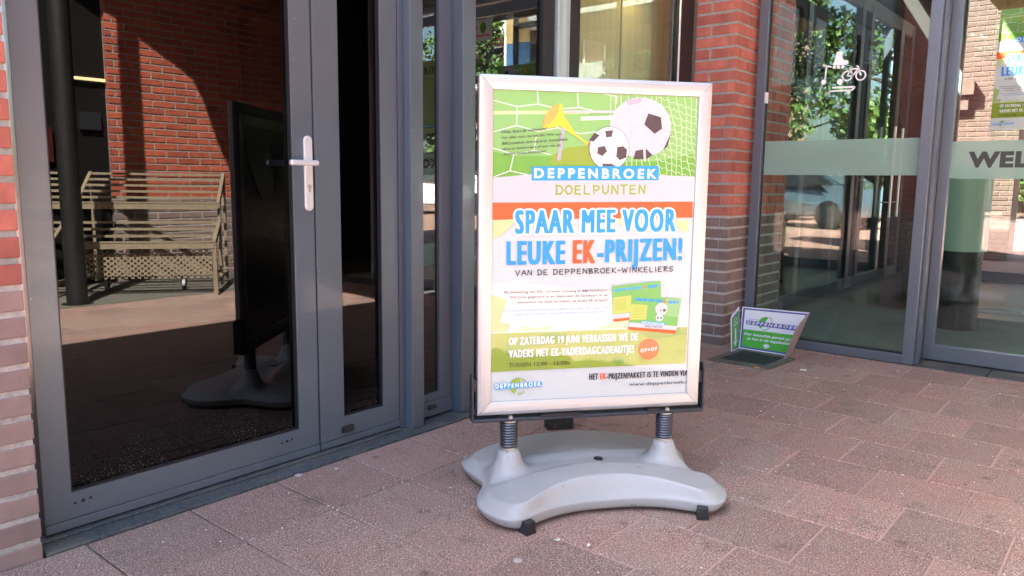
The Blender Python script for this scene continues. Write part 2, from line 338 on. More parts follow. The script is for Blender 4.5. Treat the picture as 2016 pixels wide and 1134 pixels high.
# ------------------------------------------------------------------ left double door
XL = -2.255
def leaf(name, label, y0, y1, g0, g1, first):
    t = thing(name, label, 'glass door', (XL, y0, 0), group='leaves of the double door')
    m = MB(); Y = lambda v: v-y0
    ring(m, 'x', -.05, 0, 0, Y(y1), .045, 2.455, Y(g0), Y(g1), .120, 2.36)
    f = m.build('frame', M_['frame'], t, bevel=.0012)
    m = MB(); m.box(-.05, .003, 0, Y(y1), .018, .0435); m.build('bottom_rail', M_['frame'], t, bevel=.0012)
    m = MB(); ring(m, 'x', -.02, -.004, Y(g0)-.004, Y(g1)+.004, .117, 2.363, Y(g0)+.004, Y(g1)-.004, .125, 2.355); m.build('glazing_gasket', M_['black'], t)
    m = MB(); m.box(-.030, -.022, Y(g0)+.002, Y(g1)-.002, .122, 2.358); m.build('glass_pane', M_['glass'], t)
    if first:
        for yy in (.812, 1.48):
            m = MB()
            for k, (d, dz) in enumerate(((-.021, 0), (0, .0015), (.020, .003))):
                m.cyl((Y(yy+d), .088+dz), .0042 if k != 1 else .0055, -.002, .0006, 10, ax='x')
            m.build('drain_hole', M_['black'], t)
        h = MB(); n = 10; zc0, zc1, r = .905, 1.128, .0165; yc = Y(1.5905)
        pts = [(yc+r*math.cos(a), zc0+r*math.sin(a)) for a in [PI+PI*k/n for k in range(n+1)]]+[(yc+r*math.cos(a), zc1+r*math.sin(a)) for a in [PI*k/n for k in range(n+1)]]
        h.prism(pts, 0.001, .0105, ax='x'); H = h.build('door_handle', M_['silver'], t, bevel=.003)
        h = MB(); yl = yc; h.cyl((yl, 1.052), .0095, .0105, .046, 18, ax='x'); h.build('spindle', M_['silver'], H)
        h = MB(); h.box(.036, .055, yl-.098, yl+.012, 1.0425, 1.0615); h.build('lever', M_['silver'], H, bevel=.006, seg=3)
        h = MB(); h.cyl((yl, .972), .0085, .0105, .0118, 18, ax='x'); h.box(.0118, .0128, yl-.0012, yl+.0012, .966, .977); h.box(.0105, .0116, yl-.0045, yl+.0045, .953, .967)
        h.build('lock_cylinder', M_['zinc'], H, bevel=.0006)
    else:
        m = MB(); m.box(0, .014, .092, .142, .062, .085); m.box(.014, .017, .102, .120, .066, .081); m.build('door_catch', M_['plastd'], t, bevel=.002)
    return t
leaf('glass_door', 'wide blue-grey door leaf with silver lever handle beside the brick wall', .712, 1.6145, .783, 1.532, True)
leaf('glass_door', 'narrow blue-grey fixed door leaf without handle, right of the handle leaf', 1.6215, 2.0, 1.728, 1.918, False)
def post(name, label, x0, x1, y0, y1, z1=2.46, strips=()):
    t = thing(name, label, 'door post', (x0, y0, 0), group='posts of the glass front')
    m = MB(); m.box(0, x1-x0, 0, y1-y0, .005, z1); m.build('shaft', M_['frame'], t, bevel=.0025)
    for a, b, c, d in strips:
        m = MB(); m.box(a-x0, b-x0, c-y0, d-y0, .005, z1); m.build('cover_strip', M_['frame2'], t, bevel=.0015)
    return t
post('door_post', 'blue-grey post directly right of the narrow door leaf', -2.300, -2.214, 2.032, 2.098, strips=((-2.3, -2.252, 2.004, 2.031), (-2.29, -2.262, 2.099, 2.108)))
post('door_post', 'blue-grey post between the narrow side light and the aluminium poster stand', -2.300, -2.216, 2.322, 2.397)
# side light
t = thing('side_window', 'narrow side light between the two blue-grey posts', 'window', (-2.27, 2.11, 0))
m = MB(); ring(m, 'x', -.04, -.006, -.001, .211, .012, 2.44, .013, .135, .107, 2.36); m.build('frame', M_['frame2'], t, bevel=.0015)
m = MB(); m.box(-.006, .002, 0, .209, .014, .078); m.build('bottom_panel', M_['frame2'], t, bevel=.001)
m = MB(); m.box(-.026, -.020, .012, .137, .106, 2.362); m.build('glass_pane', M_['glassS'], t)
m = MB(); m.box(.002, .014, .062, .100, .045, .062); m.build('catch', M_['plastd'], t, bevel=.002)
# large shop windows of the left wall
t = thing('shop_window', 'dark shop window behind the left edge of the poster stand', 'window', (-2.27, 2.4, 0), group='shop windows of the left wall')
m = MB(); ring(m, 'x', -.05, 0, 0, .60, .008, 2.44, .002, .515, .06, 2.36); m.build('frame', M_['black'], t, bevel=.002)
m = MB(); m.box(-.026, -.020, .001, .518, .058, 2.362); m.build('glass_pane', M_['glassS'], t)
t = thing('shop_window', 'beige-backed shop window between the dark window and the brick column', 'window', (-2.27, 3.0, 0), group='shop windows of the left wall')
m = MB(); m.box(-.04, .012, .018, .112, .008, 2.44); m.build('silver_post', mat('pale_silver_post', (.45, .55, .55), .35, metal=.3, var=.3, vscale=30, stretch=(1, 1, .05)), t, bevel=.004)
m = MB(); ring(m, 'x', -.05, .0, .118, 1.40, .008, 2.44, .21, 1.215, .06, 2.36); m.build('frame', M_['black'], t, bevel=.002)
m = MB(); m.box(-.03, .006, 1.216, 1.226, .062, 2.358); m.build('edge_strip', M_['silver'], t)
m = MB(); m.box(-.026, -.020, .208, 1.215, .058, 2.362); m.build('glass_pane', M_['glass2'], t)
# beige blind room behind
t = thing('window_blind', 'yellowish beige blind behind the window beside the brick column', 'blind', (-2.5, 3.2, 0))
m = MB()
m.box(0, .01, .0, .72, .05, 2.6); m.box(.002, .012, .735, 1.3, .05, 2.6)
m.build('fabric', mat('beige_blind', (.60, .46, .24), .8, var=.12, vscale=5, stretch=(1, 6, .4)), t)
m = MB(); ringp = [(-2.36+.02*math.cos(a), 4.0+.075*math.sin(a), 2.06) for a in [2*PI*k/28 for k in range(29)]]
m.tube(ringp, .004, 8); tag(m.build('ring_lamp', mat('lit_ring', (1, .8, .4), emit=((1, .8, .4), 1.5))), 'thin glowing ring lamp hanging behind the beige window', 'lamp')
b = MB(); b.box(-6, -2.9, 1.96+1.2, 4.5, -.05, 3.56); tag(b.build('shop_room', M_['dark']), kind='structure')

# ------------------------------------------------------------------ brick column
p = thing('brick_column', 'red brick column with grey-brown base behind the poster stand', 'brick column', (-2.0, 4.43, 0))
w = MB()
bricks(w, lambda u, o, z: (u, -o+.006, z), -.27, 0, -.01, 3.02, off=.10)
bricks(w, lambda u, o, z: (o-.006, u, z), 0, .90, -.01, 3.02, off=.05)
w.box(-.36, -.048, .045, .9, 0, 3.0, 2)
w.build('brickwork', BM(), p)

# ------------------------------------------------------------------ right window and door
t = thing('shop_window', 'large window with frosted band and white skate and bicycle sticker', 'window', (-1.975, 4.68, 0))
X = lambda v: v+1.975
m = MB(); m.box(0, .056, 0, .06, .0, 2.9); m.box(.056, X(-1.03), 0, .06, 0, .052); m.box(.056, X(-1.03), 0, .06, 2.6, 2.9); m.build('frame', M_['frame'], t, bevel=.002)
m = MB(); m.box(X(-1.916), X(-1.032), .03, .036, .048, 2.602); m.build('glass_pane', M_['glass2'], t)
m = MB(); m.box(.058, .066, .022, .030, .056, 2.6); m.box(.066, X(-1.034), .022, .030, .053, .059); m.build('glazing_gasket', M_['black'], t)
m = MB(); m.box(X(-1.913), X(-1.034), .0275, .0285, 1.057, 1.262); m.build('frosted_band', M_['frost'], t)
m = MB(); m.box(.058, .075, -.006, .018, 1.49, 1.555); m.build('door_contact', mat('white_plastic', (.6, .6, .6), .5), t, bevel=.003)
post('door_post', 'blue-grey post between the sticker window and the right glass door', -1.03, -.972, 4.66, 4.90, 2.9, strips=((-.971, -.955, 4.70, 4.74),))
def rdoor(x0, x1, label, grp='glass doors of the entrance'):
    t = thing('glass_door', label, 'glass door', (x0, 4.87, 0), group=grp)
    w = x1-x0
    m = MB(); ring(m, 'y', 0, .05, 0, w, .012, 2.42, .052, w-.052, .098, 2.34); m.build('frame', M_['frame'], t, bevel=.0015)
    m = MB(); m.box(.050, w-.050, .02, .026, .095, 2.342); m.build('glass_pane', M_['glass2'], t)
    m = MB(); m.box(.054, w-.054, .017, .0185, 1.043, 1.247); m.build('frosted_band', M_['frost'], t)
    return t
D1 = rdoor(-.97, .05, 'glass entrance door with frosted WELKOM band at the right edge')
D2 = rdoor(.056, 1.08, 'glass entrance door with a green welcome poster')
m = MB(); m.box(1.09, 1.16, -.10, .06, 0, 2.9); m.build('side_post', M_['frame'], D2, bevel=.002)
t = thing('transom_window', 'transom window above the entrance doors', 'window', (-.97, 4.87, 2.44))
m = MB(); ring(m, 'y', 0, .05, 0, 2.05, 0, .7, .05, 2.0, .06, .65); m.build('frame', M_['frame'], t)
m = MB(); m.box(.05, 2.0, .02, .026, .06, .65); m.build('glass_pane', M_['glass2'], t)
# ------------------------------------------------------------------ entrance hall behind the right glass
fl = MB(); fl.box(-2.3, 4.2, 4.93, 10.2, -.012, .0015); struct('hall_floor', fl, mat('dark_red_hall_floor', (.075, .032, .026), .35, var=.25, vscale=3, bump=.1, bscale=30))
def mat_mat():
    m = mat('ribbed_entrance_mat', (.17, .19, .165), .9); nt = m.node_tree; N = nt.nodes; L = nt.links; b = N["Principled BSDF"]
    tc = N.new("ShaderNodeTexCoord"); w = N.new("ShaderNodeTexWave"); w.bands_direction = 'Y'; w.inputs["Scale"].default_value = 9; w.inputs["Distortion"].default_value = .0; L.new(tc.outputs["Object"], w.inputs[0])
    n = N.new("ShaderNodeTexNoise"); n.inputs["Scale"].default_value = 4; L.new(tc.outputs["Object"], n.inputs[0])
    mx = N.new("ShaderNodeMixRGB"); mx.inputs[1].default_value = (.08, .09, .08, 1); mx.inputs[2].default_value = (.27, .32, .26, 1); L.new(w.outputs[0], mx.inputs[0])
    m2 = N.new("ShaderNodeMixRGB"); m2.blend_type = 'MULTIPLY'; m2.inputs[0].default_value = .6; L.new(mx.outputs[0], m2.inputs[1]); L.new(n.outputs[0], m2.inputs[2]); L.new(m2.outputs[0], b.inputs["Base Color"]); return m
m = MB(); m.box(0, 3.9, 0, 1.72, 0, .012)
tag(m.build('entrance_mat', mat_mat(), loc=(-2.0, 4.96, .002)), 'grey-green ribbed mat across the hall floor just inside the entrance glass', 'mat')
ds = MB(); ds.cyl((-.935, 7.25), .20, .002, .005, 40, 0); ds.cyl((-.935, 7.25), .185, .005, .006, 40, 1)
ds.prism([(-1.05, 7.2), (-.94, 7.3), (-.83, 7.22), (-.86, 7.34), (-.94, 7.38), (-1.02, 7.34)], .006, .007, 2)
tag(ds.build('floor_sticker', [mat('sticker_white', (.35, .36, .36), .5), mat('sticker_grey', (.16, .17, .17), .5), mat('sticker_blue', (.06, .08, .12), .5)]), 'round grey floor sticker on the hall floor behind the mat', 'sticker')
rf = MB(); rf.box(-2.6, 4.4, 4.95, 9.7, 3.55, 3.75)
struct('hall_ceiling', rf, mat('dark_ceiling', (.012, .009, .008), .8))
t = thing('ceiling_panel', 'ochre suspended ceiling panel at the far end of the hall', 'ceiling panel', (-1.45, 7.9, 2.78))
m = MB(); m.box(0, 2.6, 0, 1.5, .0, .2); m.build('panel', mat('ochre_ceiling', (.45, .34, .15), .8), t)
# inner partition with mirror-like panes
t = thing('glass_partition', 'dark framed glass partition along the left side of the entrance hall', 'glass partition', (-2.3, 5.34, 0))
m = MB(); m.box(-.03, .03, 0, 4.3, .0, .10); m.box(-.03, .03, 0, 4.3, 2.62, 2.75); m.build('frame', M_['dframe'], t, bevel=.003)
for a, b in ((0, .06), (2.36, 2.46), (2.66, 2.76), (3.72, 3.86), (4.2, 4.3)):
    m = MB(); m.box(-.035, .035, a, b, .0, 2.7); m.build('mullion', M_['dframe'], t, bevel=.003)
for a, b in ((.06, 2.36), (2.46, 2.66), (2.76, 3.72), (3.86, 4.2)):
    m = MB(); m.box(-.004, .004, a, b, .1, 2.62); m.build('glass_pane', M_['glassin'], t)
for yy in (3.64, 3.95):
    m = MB(); m.tube([(.07, yy, .66), (.07, yy, 1.62)], .012, 10); m.tube([(.0, yy, .82), (.07, yy, .82)], .006, 8); m.tube([(.0, yy, 1.46), (.07, yy, 1.46)], .006, 8)
    m.build('pull_handle', M_['silver'], t)
for a, b in ((.9, 1.5), (1.58, 2.2), (3.0, 3.5)):
    m = MB(); m.box(-.03, -.012, a, b, 1.34, 1.62); m.box(-.03, -.01, a, b, 1.625, 1.64); m.build('frosted_panel', mat('frosted_panel', (.2, .27, .25), .6), t)
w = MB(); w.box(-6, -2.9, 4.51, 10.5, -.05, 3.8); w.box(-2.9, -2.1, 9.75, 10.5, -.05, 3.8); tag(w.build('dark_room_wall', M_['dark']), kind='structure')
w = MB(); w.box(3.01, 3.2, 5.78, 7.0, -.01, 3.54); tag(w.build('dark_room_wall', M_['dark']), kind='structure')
t = thing('brick_pier', 'sunlit red brick pier seen through the right glass door', 'brick pier', (-2.6, 12.4, 0))
w = MB(); bricks(w, lambda u, o, z: (u, -o, z), 0, 1.06, 0, 3.7, off=.1, L=.228); w.box(-.6, 1.02, .051, .9, 0, 3.7, 2)
w.build('brickwork', [M_['pierb'], M_['pierb'], M_['grey'], M_['grey']], t)
w = MB(); w.box(.0, .5, -.12, .0, 2.25, 2.42); w.box(.0, .44, -.08, 0, 2.05, 2.25); w.build('corbel', M_['pierb'], t)
for i_, (yy, zz) in enumerate(((7.7, 1.58), (8.9, 1.56))):
    m = MB(); m.box(-2.86, -2.85, yy, yy+.35, zz, zz+.02); tag(m.build('light_strip', mat('warm_strip', (1, .6, .25), emit=((1, .55, .2), 3))), ('left', 'right')[i_]+' one of the two warm light strips glowing behind the glass partition', 'lamp', 'warm light strips in the dark room')
t = thing('waste_bin', 'dark square bin standing in the hall beyond the mat', 'bin', (-1.72, 7.55, 0))
m = MB(); m.box(0, .2, 0, .2, .0, .62); m.build('body', mat('dark_olive_bin', (.03, .028, .015), .4), t, bevel=.01)
m = MB(); m.box(-.01, .21, -.01, .21, .62, .66); m.box(.04, .16, -.012, -.009, .5, .57); m.build('lid', M_['plastd'], t, bevel=.006)
t = thing('added_round_panel', 'added pale green rounded panel behind the frosted door band', 'added panel', (-1.03, 6.1, 0))  # added panel standing in for a pale green patch in the door glass
m = MB(); m.cyl((0, 0), .155, .56, 1.12, 40); m.build('drum', mat('pale_green_lacquer', (.30, .42, .36), .35), t)
m = MB(); m.cyl((0, 0), .135, .0, .558, 40); m.build('foot', M_['plastd'], t)

t = thing('glass_partition', 'unseen glass wall, tinted to dim the plaza, at the far end of the entrance hall', 'glass partition', (-2.1, 9.6, 0))
m = MB()
for x in (0, .27, 1.17, 2.4, 3.6, 4.6, 5.5): m.box(x, x+.07, -.03, .03, 0, 3.54)
m.box(0, 5.57, -.028, .028, 0, .1); m.box(0, 5.57, -.028, .028, 3.36, 3.44); m.build('frame', M_['frame2'], t)
m = MB(); m.box(.01, 5.5, -.004, .004, .1, 3.54); m.build('glass_pane', glass('plaza_dimming_glass', .04, tint=(.66, .66, .66)), t)  # tint added to dim the sunlit plaza behind the hall
# ------------------------------------------------------------------ wall, pole, canopy and racks reflected in the dark door
t = thing('brick_wall', 'sunlit brick wall with the shadow of a pole, mirrored in the dark door', 'brick wall', (3.0, 3.17, 0))
w = MB(); bricks(w, lambda u, o, z: (-o, u, z), 0, 1.36, -.02, 3.27, off=.06)
bricks(w, lambda u, o, z: (-o+.03, u, z), 1.36, 2.6, -.02, 3.27, off=.02)
w.box(.052, .3, .002, 2.6, 0, 3.27, 2); w.box(.0, .3, -4.5, 2.6, 3.28, 4.14, 2); w.build('brickwork', [M_['redW']]+BM()[1:], t)
def canopy():
    tn = math.tan(SUN_EL); zc = 4.15
    def src(x, y, z): d = (zc-z)/tn; return (x-SX*d, y-SY*d)
    pts = [(-2.16, 1.85)]+[src(.448, 4.16, 0), src(.75, 4.21, 0), src(1.0, 4.22, 0), (-.2, 2.4)]
    pts += [src(3, 4.324, 1.155), src(3, 4.272, 1.258), src(3, 4.196, 1.461), src(3, 4.099, 1.759), src(3, 4.0, 1.95), src(3, 3.824, 2.077), src(3, 3.677, 2.155), src(3, 3.443, 2.31), src(3, 3.275, 2.43), src(3, 3.19, 2.47)]
    pts += [(2.55, 1.2), (2.5, -3), (8, -3), (8, 4.95), (-2.16, 4.95)]
    m = MB(); m.prism(pts, zc, zc+.2, 0); return m
o = canopy().build('entrance_canopy', mat('dark_canopy', (.05, .035, .03), .7)); tag(o, 'dark flat canopy with curved edge over the shop entrance', 'canopy')
t = thing('canopy_pole', 'round black pole mirrored in front of the display racks', 'pole', (1.87, 2.37, 0))
m = MB(); m.cyl((0, 0), .075, 0, 4.15, 28); m.build('shaft', M_['polem'], t)
m = MB(); m.cyl((0, 0), .11, 0, .012, 28); m.build('foot_plate', M_['polem'], t)
# dark shop front further along
t = thing('shop_front', 'dark shop interior front mirrored left of the sunlit brick wall', 'shop front', (3.06, -1.5, 0))
m = MB(); m.box(0, .1, 0, 4.664, 0, 3.3); m.build('wall', mat('dark_wall', (.004, .003, .003), .5), t)
m = MB(); m.box(-.04, 0, 4.3, 4.66, 1.86, 1.885); m.build('light_strip', mat('dim_warm_strip', (.9, .75, .4), emit=((1, .8, .4), .5)), t)
m = MB(); m.box(-.04, 0, 3.95, 4.18, 1.12, 1.42); m.build('red_sign', mat('red_panel', (.05, .003, .006), .5), t)
m = MB(); m.box(-.04, 0, 4.42, 4.6, 1.42, 1.58); m.build('grey_sign', mat('grey_panel', (.015, .016, .02), .5), t)
# stepped racks
import_dir = Vector((2.25-1.542, 2.378-3.348)).normalized(); RZ = math.atan2(import_dir.y, import_dir.x)
def perf(mb, u0, u1, z0, z1, y, hx=.0128, hz=.0215, r=.0105):
    """perforated sheet: hexagonal field of round holes, cut as real openings"""
    nx = int((u1-u0)/(2*hx)); nz = int((z1-z0)/(2*hz))
    for j in range(nz):
        for i in range(nx):
            cx = u0+(i+.5)*2*hx; cz = z0+(j+.5+(.5 if i % 2 else 0))*2*hz
            O = [(cx-hx, cz-hz), (cx, cz-hz), (cx+hx, cz-hz), (cx+hx, cz), (cx+hx, cz+hz), (cx, cz+hz), (cx-hx, cz+hz), (cx-hx, cz)]
            I = [(cx+r*math.cos(a), cz+r*math.sin(a)) for a in [PI*1.25+PI/4*k for k in range(8)]]
            V = [(a, y, b) for a, b in O]+[(a, y, b) for a, b in I]
            mb.add(V, [(k, (k+1) % 8, 8+(k+1) % 8, 8+k) for k in range(8)], 0)
def rack(loc, label):
    t = thing('display_rack', label, 'display rack', (loc[0], loc[1], 0), RZ, group='stepped display racks by the brick wall')
    W = 1.13; a = .02
    # local: x along the front, +y towards the wall
    for x in (0, W):
        m = MB(); m.box(x-.016, x+.016, 0, .032, 0, .43); m.box(x-.012, x+.012, .40, .43, .04, .76); m.box(x-.012, x+.012, .82, .85, .04, 1.0); m.box(x-.012, x+.012, .03, .82, .10, .13)
        m.build('leg', M_['rack'], t)
        m = MB()
        for (y0, z0, y1, z1) in ((0, .45, .40, .60), (.36, .765, .82, 1.02)):
            m.add([(x-.014, y0, z0-.03), (x+.014, y0, z0-.03), (x+.014, y1, z1-.03), (x-.014, y1, z1-.03), (x-.014, y0, z0+.02), (x+.014, y0, z0+.02), (x+.014, y1, z1+.02), (x-.014, y1, z1+.02)], [(0, 1, 2, 3), (4, 7, 6, 5), (0, 4, 5, 1), (1, 5, 6, 2), (2, 6, 7, 3), (3, 7, 4, 0)])
        m.build('side_rail', M_['rack'], t)
    for (y0, z0, y1, z1, n) in ((0, .45, .40, .60, 4), (.36, .765, .82, 1.02, 6)):
        for i in range(n):
            f = i/(n-1); y = y0+(y1-y0)*f; z = z0+(z1-z0)*f
            m = MB()
            if i == 0: m.box(0, W, y-.008, y+.004, z-.045, z+.008); m.box(0, W, y-.012, y+.03, z+.004, z+.016)
            else: m.box(0.01, W-.01, y-.02, y+.02, z-.008, z+.012)
            m.build('slat', M_['rack'], t)
    m = MB(); perf(m, .03, W-.03, .15, .40, .05); m.build('perforated_panel', M_['rack'], t)
    for x in (.32, .95):
        c = MB(); c.cyl((.43, .05), .048, x-.012, x+.012, 22, 1, ax='x'); c.cyl((.43, .05), .036, x-.013, x+.013, 22, 0, ax='x'); c.box(x-.022, x-.015, .40, .46, .05, .13, 0); c.box(x+.015, x+.022, .40, .46, .05, .13, 0); c.box(x-.022, x+.022, .39, .47, .12, .135, 0)
        c.build('caster', [M_['plastd'], mat('grey_rubber', (.4, .4, .42), .5)], t)
    return t
# x axis of the rack runs from the right leg towards the left one; its +y must face the wall
r1 = rack((1.542, 3.348), 'beige stepped display rack with perforated front, right of the black pole')
rot = Matrix.Rotation(RZ, 3, 'Z')
ny = rot @ Vector((0, 1, 0))
if ny.x < 0:
    r1.scale = (1, -1, 1)
def copy_tree(o, parent=None):
    c = o.copy(); COL.objects.link(c)
    if parent: c.parent = parent
    for ch in list(o.children): copy_tree(ch, c)
    return c
r2 = copy_tree(r1); d = import_dir*1.24; r2.location = (1.542+d.x, 3.348+d.y, 0); r2['label'] = 'beige stepped display rack partly hidden behind the black pole'
gp = MB(); gp.box(1.72, 2.97, 1.2, 4.6, -.02, .006); struct('grey_paving', gp, mat('grey_paver', (.13, .12, .10), .9, var=.3, vscale=30, bump=.4))

# ------------------------------------------------------------------ far plaza seen through the glass
def car(name, label, loc, rz, col, cm):
    t = thing(name, label, 'car', loc, rz, group='cars parked beyond the plaza')
    body = [(-2.1, .28), (-2.12, .62), (-1.95, .86), (-1.2, .93), (-.55, 1.38), (.75, 1.43), (1.55, 1.02), (2.0, .9), (2.1, .55), (2.08, .28)]
    secs = [(-.86, .93), (-.82, 1.0), (.82, 1.0), (.86, .93)]
    m = MB(); V = []
    prof = lambda s, y: [((x*(1 if z < 1 else .97*1)), y*(1 if z < 1 else .8), z) for x, z in body]
    L_, R2 = prof(1, -.86), prof(1, .86); n = len(body)
    m.add(L_+R2, [list(range(n))[::-1], list(range(n, 2*n))]+[(i, (i+1) % n, n+(i+1) % n, n+i) for i in range(n)], 0)
    m.build('body', cm, t, bevel=.06, seg=3)
    gm = M_['black']
    for s in (-1, 1):
        m = MB(); m.add([(-1.05, s*.865, .95), (-.5, s*.72, 1.33), (.7, s*.71, 1.37), (1.35, s*.865, 1.0)], [(0, 1, 2, 3)]); m.add([(-1.05, s*.80, .95), (-.5, s*.66, 1.33), (.7, s*.66, 1.37), (1.35, s*.80, 1.0)], [(0, 1, 2, 3)]); m.build('side_window', gm, t)
    m = MB(); m.add([(-1.16, -.72, .96), (-1.16, .72, .96), (-.60, .6, 1.37), (-.60, -.6, 1.37)], [(0, 1, 2, 3)]); m.build('windscreen', gm, t)
    for x in (-1.3, 1.3):
        for s in (-1, 1):
            m = MB(); m.cyl((x, .32), .32, s*.70, s*.88, 24, 0, ax='y'); w = m.build('wheel', M_['black'], t)
            m = MB(); m.cyl((x, .32), .2, s*.881, s*.885, 20, 0, ax='y')
            for k in range(9): a = 2*PI*k/9; m.box(x-.008, x+.008, min(s*.886, s*.90), max(s*.886, s*.90), .32, .5, 1, T=lambda px, py, pz, a=a: (x+(px-x)*math.cos(a)-(pz-.32)*math.sin(a), py, .32+(px-x)*math.sin(a)+(pz-.32)*math.cos(a)))
            m.build('rim', [M_['steel'], M_['steel']], w)
    m = MB(); m.box(-2.16, -2.12, -.26, .26, .42, .53); m.build('number_plate', mat('yellow_plate', (.8, .5, .05), .5), t)
    return t
car('parked_car', 'blue-grey car parked nearest the entrance, seen through the hall', (2.2, 19.2, 0), math.radians(195), 0, mat('car_blue_grey', (.12, .16, .2), .25, metal=.5, coat=1))
car('parked_car', 'dark red car parked beside the blue-grey car', (5.0, 22.5, 0), math.radians(170), 0, mat('car_red', (.12, .015, .02), .25, coat=1))
car('parked_car', 'white car mirrored in the narrow side window', (12.2, 16.6, 0), math.radians(150), 0, mat('car_white', (.75, .75, .75), .25, coat=1))
def tree(loc, H, Rr, label, seed, n=9500):
    rnd = random.Random(seed); t = thing('deciduous_tree', label, 'tree', loc, group='green trees around the plaza')
    m = MB(); th = H*.2
    m.tube([(0, 0, 0), (.05, .03, th*.5), (0, .05, th), (.1, 0, H*.6), (0, 0, H*.85)], [.2, .16, .13, .08, .02], 9)
    br = []
    for k in range(14):
        a = rnd.uniform(0, 2*PI); z0 = rnd.uniform(th*.8, H*.72); l = Rr*rnd.uniform(.5, .9)
        e = Vector((math.cos(a)*l, math.sin(a)*l, z0+rnd.uniform(.4, 1.6)))
        m.tube([(0, 0, z0), (e.x*.5, e.y*.5, z0+(e.z-z0)*.65), e], [.07, .045, .015], 6); br.append(e)
    m.build('trunk', M_['bark'], t)
    m = MB(); cl = []
    for k in range(46):
        f = rnd.random(); z = th*.9+(H-th*.9)*f; rr = Rr*math.sqrt(max(.05, 1-abs(f-.38)/.68))*rnd.uniform(.25, .95); a = rnd.uniform(0, 2*PI)
        cl.append((rr*math.cos(a), rr*math.sin(a), z, rnd.uniform(.45, .95), rnd.random()))
    for i in range(n):
        c = rnd.choice(cl); u = Vector((rnd.gauss(0, 1), rnd.gauss(0, 1), rnd.gauss(0, .8))).normalized()*c[3]*rnd.uniform(.55, 1)
        p = Vector(c[:3])+u; nrm = Vector((rnd.gauss(0, 1), rnd.gauss(0, 1), rnd.gauss(0, 1)+.6)).normalized(); q = nrm.orthogonal().normalized(); w = nrm.cross(q); s = rnd.uniform(.08, .16)
        m.add([p-q*s, p+w*s*.6, p+q*s, p-w*s*.6], [(0, 1, 2, 3)], 0, min(1, max(.02, c[4]*.6+rnd.random()*.4)))
    m.build('crown', M_['leaf'], t); return t
T1 = tree((1.6, 25, 0), 9.5, 3.0, 'tall green tree directly beyond the parked blue-grey car', 3)
T2 = tree((6.2, 27, 0), 7.2, 3.2, 'rounded green tree behind the dark red car', 5)
def tcopy(loc, s, rz, label):
    c = copy_tree(random.choice((T1, T2))); c.location = loc; c.scale = (s, s, s); c.rotation_euler.z = rz; c['label'] = label
for a in (((17, 23, 0), 1., 1., 'green tree between the banner flag and the brick flats'), ((12.5, 29, 0), .9, 2., 'green tree left of the brick flats'), ((22, 20, 0), .8, .4, 'green tree at the right end of the plaza'),
          ((-3.5, 30, 0), .85, 3., 'green tree at the left end of the plaza'), ((-4, -22, 0), 1.1, 1.3, 'green tree on the street behind the photographer'), ((4, -26, 0), 1.2, 2.2, 'second green tree on the street behind the photographer')): tcopy(*a)
t = thing('apartment_building', 'brick flats with white balconies beyond the trees', 'building', (20, 36, 0))
m = MB(); m.box(-9, 9, 0, 8, 0, 13); m.build('wall', mat('flats_brick', (.30, .17, .12), .9, var=.1, vscale=2), t)
m = MB(); m.box(-9.3, 9.3, -.3, 8.3, 13, 13.4); m.build('roof', M_['grey'], t)
for fl_ in range(4):
    for i in range(6):
        m = MB(); m.box(-8.2+i*2.9, -6.6+i*2.9, -.06, 0, 1.2+fl_*3.1, 2.8+fl_*3.1); f = m.build('window', M_['white'], t)
        m = MB(); m.box(-8.1+i*2.9, -6.7+i*2.9, -.09, -.061, 1.3+fl_*3.1, 2.7+fl_*3.1); m.build('pane', M_['black'], f)
for fl_ in range(1, 4):
    m = MB(); m.box(-8.4, 8.4, -1.1, -.1, 3.1*fl_+.3, 3.1*fl_+1.1); m.build('balcony', M_['white'], t)
t = thing('beach_flag', 'tall white and blue banner flag on a thin pole', 'flag', (8.8, 15.6, 0))
m = MB(); m.tube([(0, 0, 0), (0, 0, 6.3), (-.25, 0, 6.7)], .03, 8); m.build('pole', M_['white'], t)
m = MB(); n = 14; f0 = [(-.02, .02*math.sin(i*.9), 3.9+i*.2) for i in range(n)]; f1 = [(-.78+.1*(i/n)**3, .06*math.sin(i*.7), 3.9+i*.2) for i in range(n)]
m.add(f0+f1+[(x, y+.012, z) for x, y, z in f0+f1], [(i, i+1, n+i+1, n+i) for i in range(n-1)]+[(2*n+i, 3*n+i, 3*n+i+1, 2*n+i+1) for i in range(n-1)], 0)
for k in range(3): m.m[k] = 1; m.m[n-1+k] = 1
for k in (3, 4, 5): m.m[k] = 2; m.m[n-1+k] = 2
m.build('banner', [mat('flag_white', (.75, .72, .74), .8), mat('flag_blue', (.05, .12, .26), .8), mat('flag_tan', (.5, .33, .16), .8)], t)
t = thing('plaza_shop', 'low green-grey kiosk with dark windows across the plaza', 'kiosk', (8, 30, 0), math.radians(8))
m = MB(); m.box(-10, -1, 0, 4, 0, 2.3); m.build('wall', mat('kiosk_green_grey', (.13, .17, .15), .7), t)
m = MB(); m.box(-9.6, -1.4, -.05, -.001, .8, 2.0); m.build('window', M_['black'], t)
bb = MB(); bb.box(-30, 30, -34, -30, 0, 6); tag(bb.build('distant_houses', mat('distant_brick', (.25, .14, .1), .9, var=.2, vscale=1)), 'long low brick terrace across the street behind the photographer', 'building')
